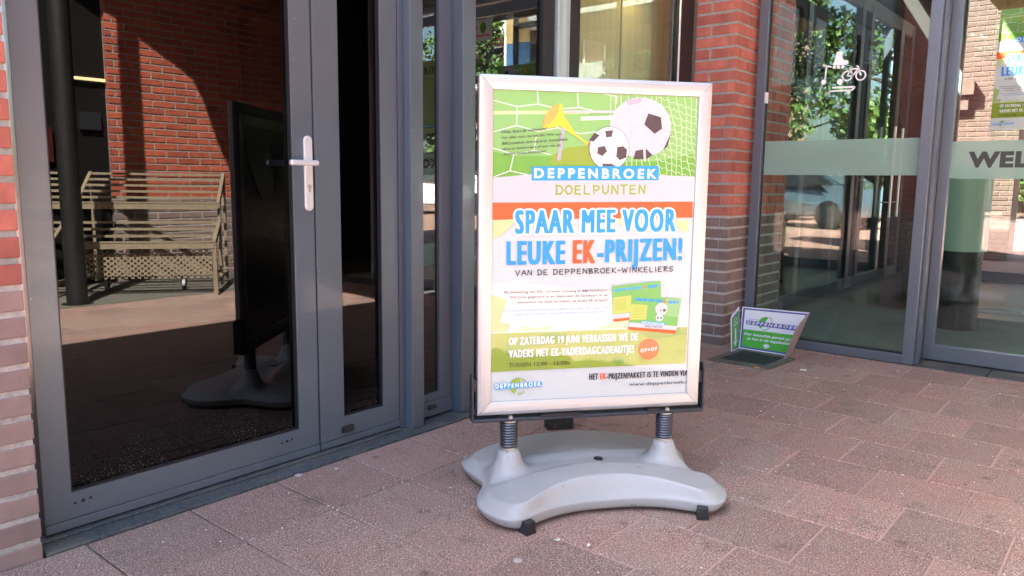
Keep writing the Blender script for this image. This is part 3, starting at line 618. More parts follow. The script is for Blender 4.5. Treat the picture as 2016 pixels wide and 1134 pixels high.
# ------------------------------------------------------------------ poster artwork (metres on the sheet, origin lower left)
PC = {'white': (.78, .81, .80), 'lilac': (.53, .57, .585), 'paper': (.61, .67, .65), 'green': (.26, .52, .16), 'dgreen': (.17, .42, .06), 'olive': (.33, .42, .06), 'blue': (.03, .34, .80), 'blue2': (.05, .32, .72), 'orange': (.85, .13, .035), 'orange2': (.80, .16, .04),
      'ink': (.05, .035, .045), 'sky': (.16, .34, .66), 'lime': (.29, .40, .045), 'lime2': (.36, .52, .20), 'lime3': (.56, .66, .33), 'lime4': (.20, .36, .045), 'dolive': (.09, .075, .015), 'dark': (.09, .06, .06), 'grey': (.45, .42, .48), 'cgreen': (.20, .46, .12), 'cyel': (.50, .56, .14), 'pink': (.64, .57, .62), 'net': (.70, .80, .58), 'horn': (.80, .60, .05), 'horn2': (.55, .42, .10)}
PN = list(PC); PM = [mat('print_'+k, PC[k], .55, spec=.3, var=.03, vscale=14) for k in PN]
def text_mesh(s, offs=0., shear=0., sp=1.):
    cu = bpy.data.curves.new('t', 'FONT'); cu.body = s; cu.offset = offs; cu.shear = shear; cu.space_character = sp; cu.resolution_u = 3; cu.fill_mode = 'FRONT'
    ob = bpy.data.objects.new('t', cu); COL.objects.link(ob); bpy.context.view_layer.update()
    me = bpy.data.meshes.new_from_object(ob.evaluated_get(bpy.context.evaluated_depsgraph_get()))
    V = [(v.co.x, v.co.y) for v in me.vertices]; Fc = [list(p.vertices) for p in me.polygons]
    bpy.data.objects.remove(ob); bpy.data.meshes.remove(me); bpy.data.curves.remove(cu); return V, Fc
CAPH = None
def cap_h():
    global CAPH
    if CAPH is None: V, _ = text_mesh('H'); CAPH = max(v[1] for v in V)
    return CAPH
GL = {'A': [[(0, 0), (.45, 1), (.9, .02)], [(.2, .38), (.75, .4)]], 'B': [[(.1, 0), (.1, 1)], [(0, .98), (.6, .93), (.7, .7), (.1, .52), (.75, .4), (.8, .15), (.05, 0)]], 'D': [[(.12, .05), (.1, .95)], [(0, 1), (.6, .92), (.88, .5), (.6, .08), (0, 0)]],
      'E': [[(.7, .97), (.1, .92), (.08, .05), (.75, .02)], [(.1, .5), (.6, .53)]], 'I': [[(.1, 1), (.12, 0)]], 'K': [[(.1, 1), (.1, 0)], [(.75, 1), (.12, .45), (.85, 0)]], 'L': [[(.1, 1), (.08, .03), (.7, 0)]], 'N': [[(.05, 0), (.12, 1), (.75, .02), (.8, 1)]],
      'O': [[(.5, 1), (.12, .8), (.03, .4), (.3, .03), (.7, .1), (.88, .5), (.7, .92), (.45, .98)]], 'P': [[(.12, 0), (.1, 1)], [(0, .98), (.65, .92), (.75, .65), (.5, .45), (.12, .42)]], 'R': [[(.12, 0), (.1, 1)], [(0, .98), (.65, .92), (.7, .65), (.12, .47), (.85, 0)]],
      'S': [[(.75, .9), (.4, 1), (.1, .8), (.2, .58), (.65, .42), (.7, .15), (.4, 0), (0, .1)]], 'T': [[(0, .97), (.85, 1)], [(.42, .98), (.42, 0)]], 'U': [[(.05, 1), (.1, .25), (.4, 0), (.7, .25), (.78, 1)]], 'V': [[(0, 1), (.38, 0), (.8, 1)]],
      'W': [[(0, 1), (.25, .02), (.52, .7), (.8, .02), (1.05, 1)]], '-': [[(.05, .45), (.5, .47)]], ' ': []}
GW = {'I': .3, '-': .6, ' ': .45, 'W': 1.2}
class Art:
    def __init__(s, W, H): s.W, s.H = W, H; s.m = MB(); s.k = 0; s.poly([(0, 0), (W, 0), (W, H), (0, H)], 'paper')
    def put(s, V, Fc, col):
        s.k += 1; y = -.00002*s.k; s.m.add([(a, y, b) for a, b in V], Fc, PN.index(col))
    def poly(s, pts, col): s.put(pts, [list(range(len(pts)))], col)
    def line(s, pts, w, col):
        V = []; Fc = []
        for (a, b), (c, d) in zip(pts, pts[1:]):
            l = math.hypot(c-a, d-b) or 1e-6; nx, ny = -(d-b)/l*w/2, (c-a)/l*w/2; ex, ey = (c-a)/l*w*.3, (d-b)/l*w*.3; k = len(V)
            V += [(a-ex+nx, b-ey+ny), (a-ex-nx, b-ey-ny), (c+ex-nx, d+ey-ny), (c+ex+nx, d+ey+ny)]
            s.k += .25; y = -.00002*s.k
            s.m.add([(p, y, q) for p, q in V[k:]], [(0, 1, 2, 3)], PN.index(col))
    def circ(s, c, rx, ry, col, a0=0, a1=2*PI, n=40): s.poly([(c[0]+rx*math.cos(a0+(a1-a0)*k/n), c[1]+ry*math.sin(a0+(a1-a0)*k/n)) for k in range(n if a1-a0 > 6.2 else n+1)], col)
    def text(s, t, col, p0, p1, cap, style='n', outline=None):
        dx, dy = p1[0]-p0[0], p1[1]-p0[1]; Lw = math.hypot(dx, dy); cs, sn = dx/Lw, dy/Lw
        if style == 'h' and t.upper() == t:
            x = 0; segs = []
            for ch in t:
                for st in GL[ch]: segs.append([(x+a, b+random.uniform(-.03, .03)) for a, b in st])
                x += GW.get(ch, .85)+.28
            sc = Lw/(x-.28)
            for st in segs:
                q = [(a*sc, b*cap) for a, b in st]; s.line([(p0[0]+u*cs-v*sn, p0[1]+u*sn+v*cs) for u, v in q], cap*(.2 if cap > .02 else .17), col)
            return
        off, sh, sp = {'n': (0, 0, 1.04), 'b': (.035, 0, 1.45), 'c': (0, 0, 1.22), 'h': (.006, .18, .95), 'x': (.06, 0, 1.05), 'i': (.03, .25, 1.)}[style]
        V, Fc = text_mesh(t, off, sh, sp); w = {'c': .052, 'n': .018}.get(style, 0)*cap
        x0 = min(v[0] for v in V); x1 = max(v[0] for v in V); sx = (Lw-2*w)/(x1-x0); sy = cap/cap_h()*(1-.04*(w > 0))
        def lay(dx, dz, cc): s.put([(p0[0]+((a-x0)*sx+w+dx)*cs-(b*sy+dz)*sn, p0[1]+((a-x0)*sx+w+dx)*sn+(b*sy+dz)*cs) for a, b in V], Fc, cc)
        if outline:
            r = .10*cap
            for k in range(12): lay((r+w)*math.cos(k*PI/6), r*math.sin(k*PI/6)+.01*cap, outline)
        for dx, dz in (((-w, -w*.35), (w, -w*.35), (-w, w*.35), (w, w*.35), (0, 0)) if w else ((0, 0),)): lay(dx, dz+(.014*cap if w else 0), col)
    def build(s, name, parent=None, loc=None):
        bm = bmesh.new(); vs = [bm.verts.new(v) for v in s.m.v]
        for f, mi in zip(s.m.f, s.m.m):
            try: q = bm.faces.new([vs[i] for i in f]); q.material_index = mi
            except ValueError: pass
        for co, no in (((.0005, 0, 0), (-1, 0, 0)), ((s.W-.0005, 0, 0), (1, 0, 0)), ((0, 0, .0005), (0, 0, -1)), ((0, 0, s.H-.0005), (0, 0, 1))):
            bmesh.ops.bisect_plane(bm, geom=bm.verts[:]+bm.edges[:]+bm.faces[:], plane_co=co, plane_no=no, clear_outer=True)
        for f in bm.faces:
            if f.normal.y > 0: f.normal_flip()
        k = len(bm.verts); b = bmesh.ops.create_cube(bm, size=1, matrix=Matrix.Translation((s.W/2, .0008, s.H/2)) @ Matrix.Diagonal((s.W, .0012, s.H, 1)))
        wi = PN.index('white')
        for f in {f for v in b['verts'] for f in v.link_faces}: f.material_index = wi
        me = bpy.data.meshes.new(name); bm.to_mesh(me); bm.free()
        for m in PM: me.materials.append(m)
        o = bpy.data.objects.new(name, me); COL.objects.link(o)
        if parent: o.parent = parent
        if loc: o.location = loc
        return o
def logo_ring(A, c, r, col, ang=75):
    a0 = math.radians(ang)
    A.circ(c, r, r, col, a0, a0+PI*.93, 24)
    for k in range(9):
        for base in (a0-.12, -PI*.52):
            a = base-.105*k if base > 0 else base+.105*k
            A.line([(c[0]+r*.82*math.cos(a), c[1]+r*.82*math.sin(a)), (c[0]+r*1.06*math.cos(a), c[1]+r*1.06*math.sin(a))], r*.05, col)
A = Art(.658, .958)
def T(t, col, a, b, cap, st, **k): A.text(t, col, a, b, cap, st, **k)
def P(n, col, pts, l): A.poly(pts, col)
def L(n, col, pts, w): A.line(pts, w, col)
P('field','green',[(-0.0001, 0.9597), (0.6594, 0.9581), (0.6577, 0.8949), (0.6568, 0.7097), (0.5331, 0.712), (0.3278, 0.7134), (0.1204, 0.7097), (0.001, 0.6973)],1)
P('turf','dgreen',[(0.0007, 0.7764), (0.0616, 0.7638), (0.1853, 0.7655), (0.3516, 0.7491), (0.5274, 0.756), (0.6551, 0.7814), (0.6568, 0.7097), (0.5331, 0.712), (0.1204, 0.7097), (0.001, 0.6973)],2)
P('glow', 'lime3', [(.0, .895), (.30, .905), (.30, .895), (.0, .885)], 1)
P('yellowhill','lime',[(0.1811, 0.7411), (0.1873, 0.7699), (0.2339, 0.7928), (0.3218, 0.8007), (0.3362, 0.7719), (0.3508, 0.7398)],3)
L('net','white',[(-0.0008, 0.9268), (0.0735, 0.9103), (0.1388, 0.9198), (0.2001, 0.9074), (0.2785, 0.9142)],0.0025)
L('net','white',[(0.1388, 0.9198), (0.135, 0.9569)],0.0025)
L('net','white',[(0.0735, 0.9103), (0.0724, 0.8544), (0.0028, 0.8343)],0.0025)
L('net','white',[(0.0724, 0.8544), (0.1398, 0.8386), (0.201, 0.8509), (0.2001, 0.9074)],0.0025)
L('net','white',[(0.2608, 0.9561), (0.2651, 0.9138), (0.3125, 0.9056)],0.0025)
L('net','white',[(0.201, 0.8509), (0.2735, 0.8349), (0.3276, 0.8424)],0.0025)
L('net','white',[(0.3868, 0.9297), (0.3879, 0.9504), (0.3451, 0.957)],0.0025)
L('net','white',[(0.0014, 0.786), (0.0649, 0.7681), (0.1273, 0.7817), (0.1806, 0.7698)],0.0025)
L('net','white',[(0.0649, 0.7681), (0.0539, 0.7191), (0.0034, 0.6997)],0.0025)
L('net','white',[(0.0539, 0.7191), (0.1216, 0.7054)],0.0025)
L('net','white',[(0.1273, 0.7817), (0.1334, 0.8228)],0.0025)
for k in range(-4, 13):
    x = .45+.022*k; A.line([(x+.03*math.sin((.96-z)*22+k)*.25+(.96-z)*.16, z) for z in [.955-.018*i for i in range(15)]], .0016, 'net')
for k in range(12):
    z = .95-.021*k; A.line([(.52+.0115*i, z-.010*i/3+.006*(i % 2)) for i in range(14)], .0014, 'net')
A.circ((.468, .858), .1012, .0922, 'lilac')
A.circ((.50, .83), .062, .055, 'pink')
P('bigballpent','dark',[(0.4915, 0.9021), (0.534, 0.8918), (0.5389, 0.8563), (0.5149, 0.8396), (0.4788, 0.868)],4)
P('bigballpent2','grey',[(0.4139, 0.9416), (0.4725, 0.948), (0.4626, 0.9318), (0.4248, 0.9244)],4)
P('bigballpent3','dark',[(0.5629, 0.8308), (0.5695, 0.8439), (0.5588, 0.8013), (0.545, 0.7913)],4)
P('bigballpent4','dark',[(0.4535, 0.7866), (0.4884, 0.7936), (0.5102, 0.7744), (0.4895, 0.761), (0.4474, 0.7605)],4)
P('goalpost','grey',[(0.2127, 0.8527), (0.2244, 0.8529), (0.2111, 0.7526), (0.1993, 0.7525)],3)
P('goalbar','lilac',[(0.2234, 0.9033), (0.4773, 0.9098), (0.4776, 0.9017), (0.2235, 0.897)],3)
P('goalpostr','lilac',[(0.4669, 0.9095), (0.4773, 0.9098), (0.4897, 0.7545), (0.482, 0.7544)],3)
P('goalline','white',[(0.2724, 0.8856), (0.381, 0.892), (0.3814, 0.8812), (0.2726, 0.8746)],3)
for a, b in (((.4915, .9021), (.468, .93)), ((.534, .8918), (.562, .905)), ((.5389, .8563), (.566, .845)), ((.5149, .8396), (.505, .80)), ((.4788, .868), (.44, .86)), ((.44, .86), (.425, .925)), ((.44, .86), (.43, .80))): A.line([a, b], .0012, 'grey')
A.poly([(.152, .851), (.162, .894), (.205, .925), (.214, .918), (.218, .888), (.258, .836), (.252, .830), (.205, .857), (.168, .848)], 'horn')
A.circ((.185, .885), .032, .013, 'horn2', 0, 2*PI, 20) if False else A.poly([(.152, .851), (.157, .880), (.180, .912), (.205, .925), (.200, .895), (.178, .864)], 'horn2')
A.line([(.250, .836), (.285, .812), (.305, .800)], .006, 'horn'); A.line([(.300, .803), (.312, .795)], .009, 'orange2')
A.circ((.3675, .7925), .0655, .0665, 'ink'); A.circ((.3675, .7925), .0640, .0650, 'white')
for q in ([(.330, .795), (.352, .800), (.360, .783), (.345, .768), (.328, .776)], [(.393, .797), (.412, .800), (.425, .790), (.424, .765), (.402, .757), (.390, .768)], [(.300, .815), (.318, .838), (.335, .832), (.316, .812)], [(.345, .745), (.375, .746), (.392, .737), (.375, .7285), (.350, .731)], [(.352, .845), (.378, .848), (.374, .828), (.356, .825)]): A.poly(q, 'dark')
for a, b in (((.330, .795), (.312, .812)), ((.352, .800), (.356, .825)), ((.374, .828), (.393, .797)), ((.360, .783), (.390, .768)), ((.345, .768), (.350, .745)), ((.328, .776), (.304, .772)), ((.402, .757), (.388, .738)), ((.412, .800), (.420, .825)), ((.378, .848), (.395, .846)), ((.352, .845), (.335, .832))): A.line([a, b], .0012, 'dark')
P('white', 'lilac', [(0, .6225), (.658, .6295), (.658, .7097), (.5331, .712), (.1204, .7097), (0, .6973)], 1)
P('orangebar','orange',[(0.0004, 0.6229), (0.6531, 0.6301), (0.6554, 0.5791), (0.0006, 0.5709)],2)
P('lblob','lime3',[(0.0006, 0.569), (0.0774, 0.5734), (0.0632, 0.5572), (0.0301, 0.5248), (0.0008, 0.5111)],1)
P('rblob','lime3',[(0.4003, 0.5755), (0.4334, 0.5769), (0.4374, 0.544), (0.4192, 0.547)],1)
P('rblob2','lime3',[(0.5961, 0.5692), (0.6428, 0.5705), (0.6413, 0.5342), (0.6257, 0.5314), (0.5998, 0.5547)],1)
P('lq','lime2',[(-0.0008, 0.3401), (0.0479, 0.3241), (0.0255, 0.2541), (0.0608, 0.2451), (0.0495, 0.219), (-0.0006, 0.2172)],1)
P('lq2','lime3',[(0.0752, 0.2191), (0.0982, 0.2386), (0.1429, 0.231), (0.186, 0.2411), (0.1927, 0.2205)],1)
P('lq3','lime3',[(0.2354, 0.2217), (0.2645, 0.2297), (0.2793, 0.223)],1)
P('lq4','lime3',[(0.3487, 0.2264), (0.3971, 0.2428), (0.4515, 0.2516), (0.447, 0.2201), (0.3489, 0.2193)],1)
P('limebar','lime',[(-0.0018, 0.2184), (0.6532, 0.2215), (0.6528, 0.0994), (-0.0013, 0.0958)],2)
P('limetopline','white',[(-0.0018, 0.221), (0.6531, 0.2238), (0.6532, 0.2215), (-0.0018, 0.2184)],2)
P('limedark','lime4',[(0.0446, 0.189), (0.1081, 0.1979), (0.1948, 0.2173), (0.2485, 0.208), (0.226, 0.1786), (0.1084, 0.168), (0.0599, 0.1399), (0.0449, 0.1555)],3)
P('limedark2','lime4',[(0.4832, 0.2083), (0.6523, 0.2201), (0.6519, 0.1972), (0.5984, 0.191), (0.5508, 0.1846), (0.5143, 0.1912)],3)
P('limedark3','lime4',[(0.3951, 0.1109), (0.3987, 0.1262), (0.4144, 0.1313), (0.4344, 0.1247), (0.4408, 0.1109), (0.4153, 0.0985)],3)
P('bluebar','blue',[(0.1202, 0.7326), (0.532, 0.7409), (0.5337, 0.6963), (0.1206, 0.6904)],5)
T('DEPPENBROEK','white',(0.1287, 0.6992),(0.5268, 0.7024),0.0276,'b')
T('DOELPUNTEN','olive',(0.1978, 0.6493),(0.4902, 0.6537),0.0269,'h')
T('SPAAR MEE VOOR','blue',(0.071, 0.5279),(0.5981, 0.5344),0.0725,'c', outline='white')
T('LEUKE','blue',(0.0453, 0.432),(0.233, 0.4335),0.0735,'c')
T('EK','orange',(0.257, 0.4348),(0.3308, 0.4354),0.0734,'c')
T('-PRIJZEN!','blue',(0.3374, 0.4365),(0.6249, 0.442),0.0722,'c')
T('VAN DE DEPPENBROEK-WINKELIERS','ink',(0.0738, 0.3985),(0.5953, 0.4057),0.0164,'h')
T('Bij besteding van €5,- of meer ontvang je één kanskaart.','ink',(0.0399, 0.3433),(0.375, 0.3442),0.0080,'n')
T('Vul jouw gegevens in en deponeer de kanskaart in de','ink',(0.0574, 0.3275),(0.3754, 0.3285),0.0081,'n')
T('inleverbox om kans te maken op leuke EK-prijzen!','ink',(0.0797, 0.3109),(0.3758, 0.3127),0.0080,'n')
T('Je kunt jouw kanskaart inleveren tot vrijdag 9 juli 15:00u. Op vrijdag 9 juli','sky',(0.0359, 0.286),(0.3757, 0.2889),0.0069,'n')
T('maken we 20 winnaars bekend die de finale in stijl kunnen kijken!','sky',(0.0737, 0.2731),(0.376, 0.2765),0.0070,'n')
T('OP ZATERDAG 19 JUNI VERRASSEN WE DE','white',(0.0551, 0.1804),(0.4833, 0.1823),0.0238,'c')
T('VADERS MET EK-VADERDAGCADEAUTJE!','white',(0.0554, 0.1394),(0.469, 0.1427),0.0246,'c')
T('TUSSEN 12:00 - 16:00u','dolive',(0.0556, 0.1094),(0.255, 0.1111),0.0127,'n')
A.circ((.5209, .1515), .0365, .0349, 'orange2')
T('OP=OP','white',(0.4931, 0.141),(0.551, 0.1473),0.0116,'b')
T('HET ','ink',(0.3208, 0.0575),(0.3511, 0.0576),0.0201,'c')
T('EK','orange',(0.357, 0.0577),(0.3776, 0.0576),0.0202,'c')
T('-PRIJZENPAKKET IS TE VINDEN VIA','ink',(0.3792, 0.0575),(0.6612, 0.0579),0.0186,'c')
T('www.deppenbroek.nl','ink',(0.4573, 0.0312),(0.6700, 0.0315),0.0110,'n')
T('Wat kun je winnen?','ink',(0.0239, 0.8285),(0.1656, 0.8429),0.0087,'h')
T('Van alles voor bij het EK! Win een','ink',(0.0256, 0.813),(0.2121, 0.829),0.0074,'h')
T('BBQ-pakket, borrelplank, leespakket,','ink',(0.0273, 0.7958),(0.2328, 0.8138),0.0075,'h')
T('diverse lekkernijen of een van de','ink',(0.0296, 0.7796),(0.2103, 0.7956),0.0075,'h')
T('andere leuke EK-prijzen!','ink',(0.0323, 0.7645),(0.1655, 0.7765),0.0076,'h')
logo_ring(A, (.0881, .047), .0277, 'lime')
P('logobar','blue2',[(0.0113, 0.0558), (0.1637, 0.0592), (0.1639, 0.0422), (0.0114, 0.0391)],5)
T('DEPPENBROEK','white',(0.0138, 0.0427),(0.162, 0.0449),0.0127,'b')
T('WINKELCENTRUM', 'sky', (.0135, .0585), (.052, .0597), .0022, 'n')
P('card1','cgreen',[(0.3883, 0.3605), (0.552, 0.3754), (0.5582, 0.2857), (0.397, 0.2454)],4)
P('card1y','cyel',[(0.3934, 0.324), (0.4544, 0.3304), (0.4548, 0.2753), (0.3941, 0.2704)],5)
P('card1w','lilac',[(0.3936, 0.2691), (0.4521, 0.2732), (0.4513, 0.2582), (0.3959, 0.2546)],5)
P('card1o','orange',[(0.3959, 0.2546), (0.4513, 0.2582), (0.4502, 0.2496), (0.3973, 0.2454)],5)
T('SPAAR MEE VOOR LEUKE','blue',(0.397, 0.3421),(0.4908, 0.351),0.0094,'c')
T('EK','orange',(0.4954, 0.3509),(0.5037, 0.3518),0.0094,'c')
T('PRIJZEN!','blue',(0.5086, 0.3522),(0.5444, 0.3559),0.0094,'c')
for k in range(7): A.line([(.398, .316-.0055*k), (.438, .3195-.0055*k)], .0011, 'olive')
P('card2','cgreen',[(0.4654, 0.3288), (0.627, 0.3157), (0.6121, 0.1999), (0.447, 0.2187)],6)
P('card2y','cyel',[(0.4554, 0.3015), (0.5105, 0.2975), (0.5067, 0.25), (0.452, 0.2516)],7)
P('card2w','lilac',[(0.4496, 0.2425), (0.6161, 0.2253), (0.613, 0.212), (0.4473, 0.228)],7)
P('card2o','orange',[(0.4473, 0.228), (0.6131, 0.2114), (0.6115, 0.1999), (0.4465, 0.2188)],7)
for k in range(8): A.line([(.461, .293-.005*k), (.502, .2905-.005*k)], .0011, 'olive')
A.circ((.5585, .284), .021, .020, 'lilac'); A.circ((.5555, .279), .006, .005, 'grey'); A.circ((.570, .279), .006, .005, 'dark')
A.circ((.553, .2555), .0125, .0125, 'white'); A.circ((.548, .2545), .0035, .0035, 'dark'); A.circ((.559, .254), .0035, .0035, 'dark')
for k in range(14): A.line([(.575+.0037*k, .318-.0003*k), (.570+.0037*k, .262-.0006*k)], .0008, 'net')
P('card2b','blue',[(0.4916, 0.2465), (0.5726, 0.2374), (0.5721, 0.2294), (0.4913, 0.2377)],8)
T('DEPPENBROEK','white',(0.4932, 0.239),(0.5709, 0.2305),0.0053,'b')
T('DOELPUNTEN','ink',(0.5042, 0.2257),(0.5634, 0.2211),0.0058,'h')
T('SPAAR MEE VOOR LEUKE','blue',(0.4673, 0.313),(0.5616, 0.3041),0.0100,'c')
T('EK','orange',(0.5659, 0.3035),(0.5748, 0.3027),0.0095,'c')
T('PRIJZEN!','blue',(0.5799, 0.3015),(0.6164, 0.2995),0.0096,'c')
# ------------------------------------------------------------------ poster stand
st = thing('poster_stand', 'silver framed poster board on two springs and a grey four-lobed plastic base', 'poster stand', (-1.3576, 2.0224, 0), .906)
W, H, Z0 = .745, 1.045, .268
def profile(mb, pts, W, H, z0, sgn=1):
    """sweep (inset, y) points round the rectangle with mitred corners"""
    n = len(pts); C = [(-1, 0), (1, 0), (1, 1), (-1, 1)]; V = []
    for cx, cz in C:
        for ins, y in pts: V.append((cx*(W/2-ins), y*sgn, z0+(H-ins if cz else ins)))
    for c in range(4):
        d = (c+1) % 4
        # own vertices per side keep the mitre crisp
        k = [V[c*n+i] for i in range(n)]+[V[d*n+i] for i in range(n)]
        mb.add(k, [(i, i+1, n+i+1, n+i) for i in range(n-1)], 0)
fp = [(0, .004), (0, -.0135), (.0012, -.0155), (.005, -.0172), (.012, -.0192), (.0125, -.0186), (.0145, -.0186), (.024, -.0182), (.036, -.0165), (.042, -.0148), (.0435, -.013), (.0435, -.009)]
m = MB(); profile(m, fp, W, H, Z0); fr = m.build('front_frame', M_['alu'], st, bevel=0)
for sx, cz in ((-1, 0), (1, 0), (1, 1), (-1, 1)):
    m = MB()
    x0, z0 = sx*(W/2-.0015), Z0+(H-.0015 if cz else .0015); x1, z1 = sx*(W/2-.043), Z0+(H-.043 if cz else .043)
    m.tube([(x0, -.0176, z0), (x0*.985+x1*.015, -.0193, z0*.97+z1*.03), ((x0+x1)/2, -.0186, (z0+z1)/2), (x1, -.0150, z1)], .00055, 5)
    m.build('mitre_joint', M_['steel'], fr)
m = MB(); profile(m, [(0, .0045), (0, .022), (.004, .026), (.036, .024), (.043, .018)], W-.002, H-.002, Z0+.001); m.build('back_frame', mat('shaded_back_frame', (.10, .10, .105), .35, metal=.6), st)  # aluminium given a dark colour to imitate the shade on its rear
m = MB(); m.box(-W/2+.02, W/2-.02, -.004, .012, Z0+.02, Z0+H-.02); m.build('core_panel', mat('black_core', (.01, .01, .011), .2), st)
m = MB()
n = 9; V = []
for i in range(n):
    for j in range(n):
        x = -.26+.5*i/(n-1); z = Z0+H-.09-.34*(j/(n-1))*math.sin(PI*(.12+.80*i/(n-1)))
        V.append((x, .0135+.006*math.sin(i*1.1)*(j/(n-1)), z))
m.add(V, [(i*n+j, (i+1)*n+j, (i+1)*n+j+1, i*n+j+1) for i in range(n-1) for j in range(n-1)], 0, 0, True)
m.build('slipped_back_poster', mat('green_back_poster', (.06, .14, .05), .4, var=.6, vscale=9), st)
A.build('poster', st, (-.329, -.0088, Z0+.0435))
m = MB(); m.box(-W/2+.040, W/2-.040, -.0140, -.0133, Z0+.040, Z0+H-.040)
m.build('clear_cover', glass('clear_cover_sheet', .025, tint=(.985, .985, .99), wob=(.20, 4.5, 3)), st)
# bracket
def roundbar(x, z1):
    m = MB(); n = 8; pts = [(-.022, Z0-.019), (.022, Z0-.019)]+[(.022*math.cos(PI*k/n), z1-.022+.022*math.sin(PI*k/n)) for k in range(n+1)]
    m.prism(pts, x-.0032, x+.0032, ax='x'); return m
B = MB(); B.box(-.388, .388, -.026, .026, Z0-.021, Z0-.0095); br = B.build('support_bracket', M_['steel'], st, bevel=.004, seg=3)
roundbar(-.388, .402).build('upright', M_['steel'], br, bevel=.0015); roundbar(.388, .412).build('upright', M_['steel'], br, bevel=.0015)
for a, b in ((-.386, -.3725), (.3725, .386)): m = MB(); m.box(a, b, -.012, .012, .345, .383); m.build('packing_block', M_['plastd'], br)
for a, b in ((-.17, -.03), (.19, .235)): m = MB(); m.box(a, b, -.028, .01, Z0-.0092, Z0-.003); m.build('spacer', M_['black'], br)
for x in (-.267, .262):
    m = MB(); zb, zt, nt = .160, .243, 9.5; pts = []
    for k in range(int(nt*16)+1):
        a = 2*PI*k/16; z = zb+(zt-zb)*k/(nt*16); pts.append((x+.0255*math.cos(a), .0255*math.sin(a), z))
    m.tube(pts, .0037, 6); s_ = m.build('spring', M_['spring'], st)
    m = MB(); m.cyl((x, 0), .0215, .152, .247, 20); m.build('spring_core', M_['black'], s_)
    for r_, a, b in ((.0275, .1515, .1595), (.026, .2425, .2469)): m = MB(); m.cyl((x, 0), r_, a, b, 26); m.build('spring_collar', M_['zinc'], s_, bevel=.001)
    m = MB(); m.cyl((x, -.021), .0068, Z0-.0095, Z0-.003, 6); m.cyl((x, -.021), .0085, Z0-.0105, Z0-.0085, 14); m.build('bolt', M_['zinc'], s_)
# moulded base
def outline(t):
    P_ = [(.0, .205), (.08, .208), (.15, .222), (.21, .247), (.26, .276), (.298, .292), (.328, .288), (.358, .262), (.382, .222), (.395, .176), (.392, .130), (.379, .085), (.362, .045), (.352, .0)]
    # t in [0,1] quarter turn, Catmull-Rom through P_
    Q = [(-.08, .208)]+P_+[(.362, -.045)]
    f = t*(len(P_)-1); i = min(int(f), len(P_)-2); u = f-i
    a, b, c, d = Q[i], Q[i+1], Q[i+2], Q[i+3]
    g_ = lambda k: .5*((2*b[k])+(-a[k]+c[k])*u+(2*a[k]-5*b[k]+4*c[k]-d[k])*u*u+(-a[k]+3*b[k]-3*c[k]+d[k])*u**3)
    return g_(0), g_(1)
def sm(a, b, x):
    t = max(0, min(1, (x-a)/(b-a))); return t*t*(3-2*t)
RP = [(.0, .292), (.10, .290), (.19, .283), (.27, .270), (.33, .252), (.370, .226), (.390, .190), (.393, .150), (.381, .098), (.365, .05), (.352, .0)]
def rear(t):
    Q = [(-.10, .290)]+RP+[(.352, -.05)]; f = t*(len(RP)-1); i = min(int(f), len(RP)-2); u = f-i; a, b, c, d = Q[i:i+4]
    g_ = lambda k: .5*((2*b[k])+(-a[k]+c[k])*u+(2*a[k]-5*b[k]+4*c[k]-d[k])*u*u+(-a[k]+3*b[k]-3*c[k]+d[k])*u**3)
    return g_(0), g_(1)
def vout(u):
    u = abs(u); lo, hi = 0, .45
    for _ in range(18):
        mdl = (lo+hi)/2
        if outline(mdl)[0] < u: lo = mdl
        else: hi = mdl
    return outline(lo)[1]
def hf(u, v, tt):
    au, av = abs(u), abs(v)
    vo = vout(min(au, .298)); q = min(1, au/.34)
    ztop = .107-.036*q**1.8; zch = .0975-.036*q**1.4; vin = .020+.062*(au/.35)**2
    z = zch+(ztop-zch)*sm(vin-.012, vin+.042, av)
    fw = .045*(1-(au/.285)**2) if au < .285 and v > 0 else 0
    if fw > 0.004:
        e = vo-fw; k = sm(e-.009, vo-.003, av); z = z*(1-k)+.050*k
    for sx in (-.267, .262):
        r = math.hypot(u-sx, v); 
        if r < .12: cz = .151 if r < .031 else (.151-(r-.031)*2.8 if r < .048 else .1034-(r-.048)*1.3); z = max(z, cz)+.006*math.exp(-((z-cz)/.012)**2)*(1 if r > .035 else 0)
    rim = sm(.90, 1.0, tt) if v < .16 or au > .27 else sm(.97, 1., tt); return z*(1-rim)+(min(z, .050)*.9)*rim
n4 = 44; nr = 64; NA = 4*n4; V = []; Fc = []
ring_ = []
for q in range(4):
    for k in range(n4):
        t = k/n4
        if q == 0: x, y = outline(t); ring_.append((x, -y))
        elif q == 1: x, y = rear(1-t); ring_.append((x, y))
        elif q == 2: x, y = rear(t); ring_.append((-x, y))
        else: x, y = outline(1-t); ring_.append((-x, -y))
for j in range(1, nr+1):
    t = j/nr
    for x, y in ring_: V.append((x*t, y*t, hf(x*t, -y*t, t)))
for sc_, z in ((1.001, .041), (.998, .036), (.985, .024), (.965, .014), (.93, .012)):
    for x, y in ring_: V.append((x*sc_, y*(sc_ if sc_ > .95 else sc_), z))
rows = nr+5; V.append((0, 0, hf(0, 0, 0)))
for j in range(rows-1):
    for k in range(NA): Fc.append((j*NA+k, j*NA+(k+1) % NA, (j+1)*NA+(k+1) % NA, (j+1)*NA+k))
for k in range(NA): Fc.append((len(V)-1, (k+1) % NA, k))
Fc.append([(rows-1)*NA+k for k in range(NA)])
m = MB(); m.add(V, Fc, 0, 0, True); base = m.build('base', M_['plast'], st)
m = MB(); m.cyl((.035, .0), .0150, .094, .0995, 20); m.cyl((.035, .0), .0100, .0995, .1002, 18); m.build('filler_cap', M_['plastd'], base, bevel=.001)
m = MB()
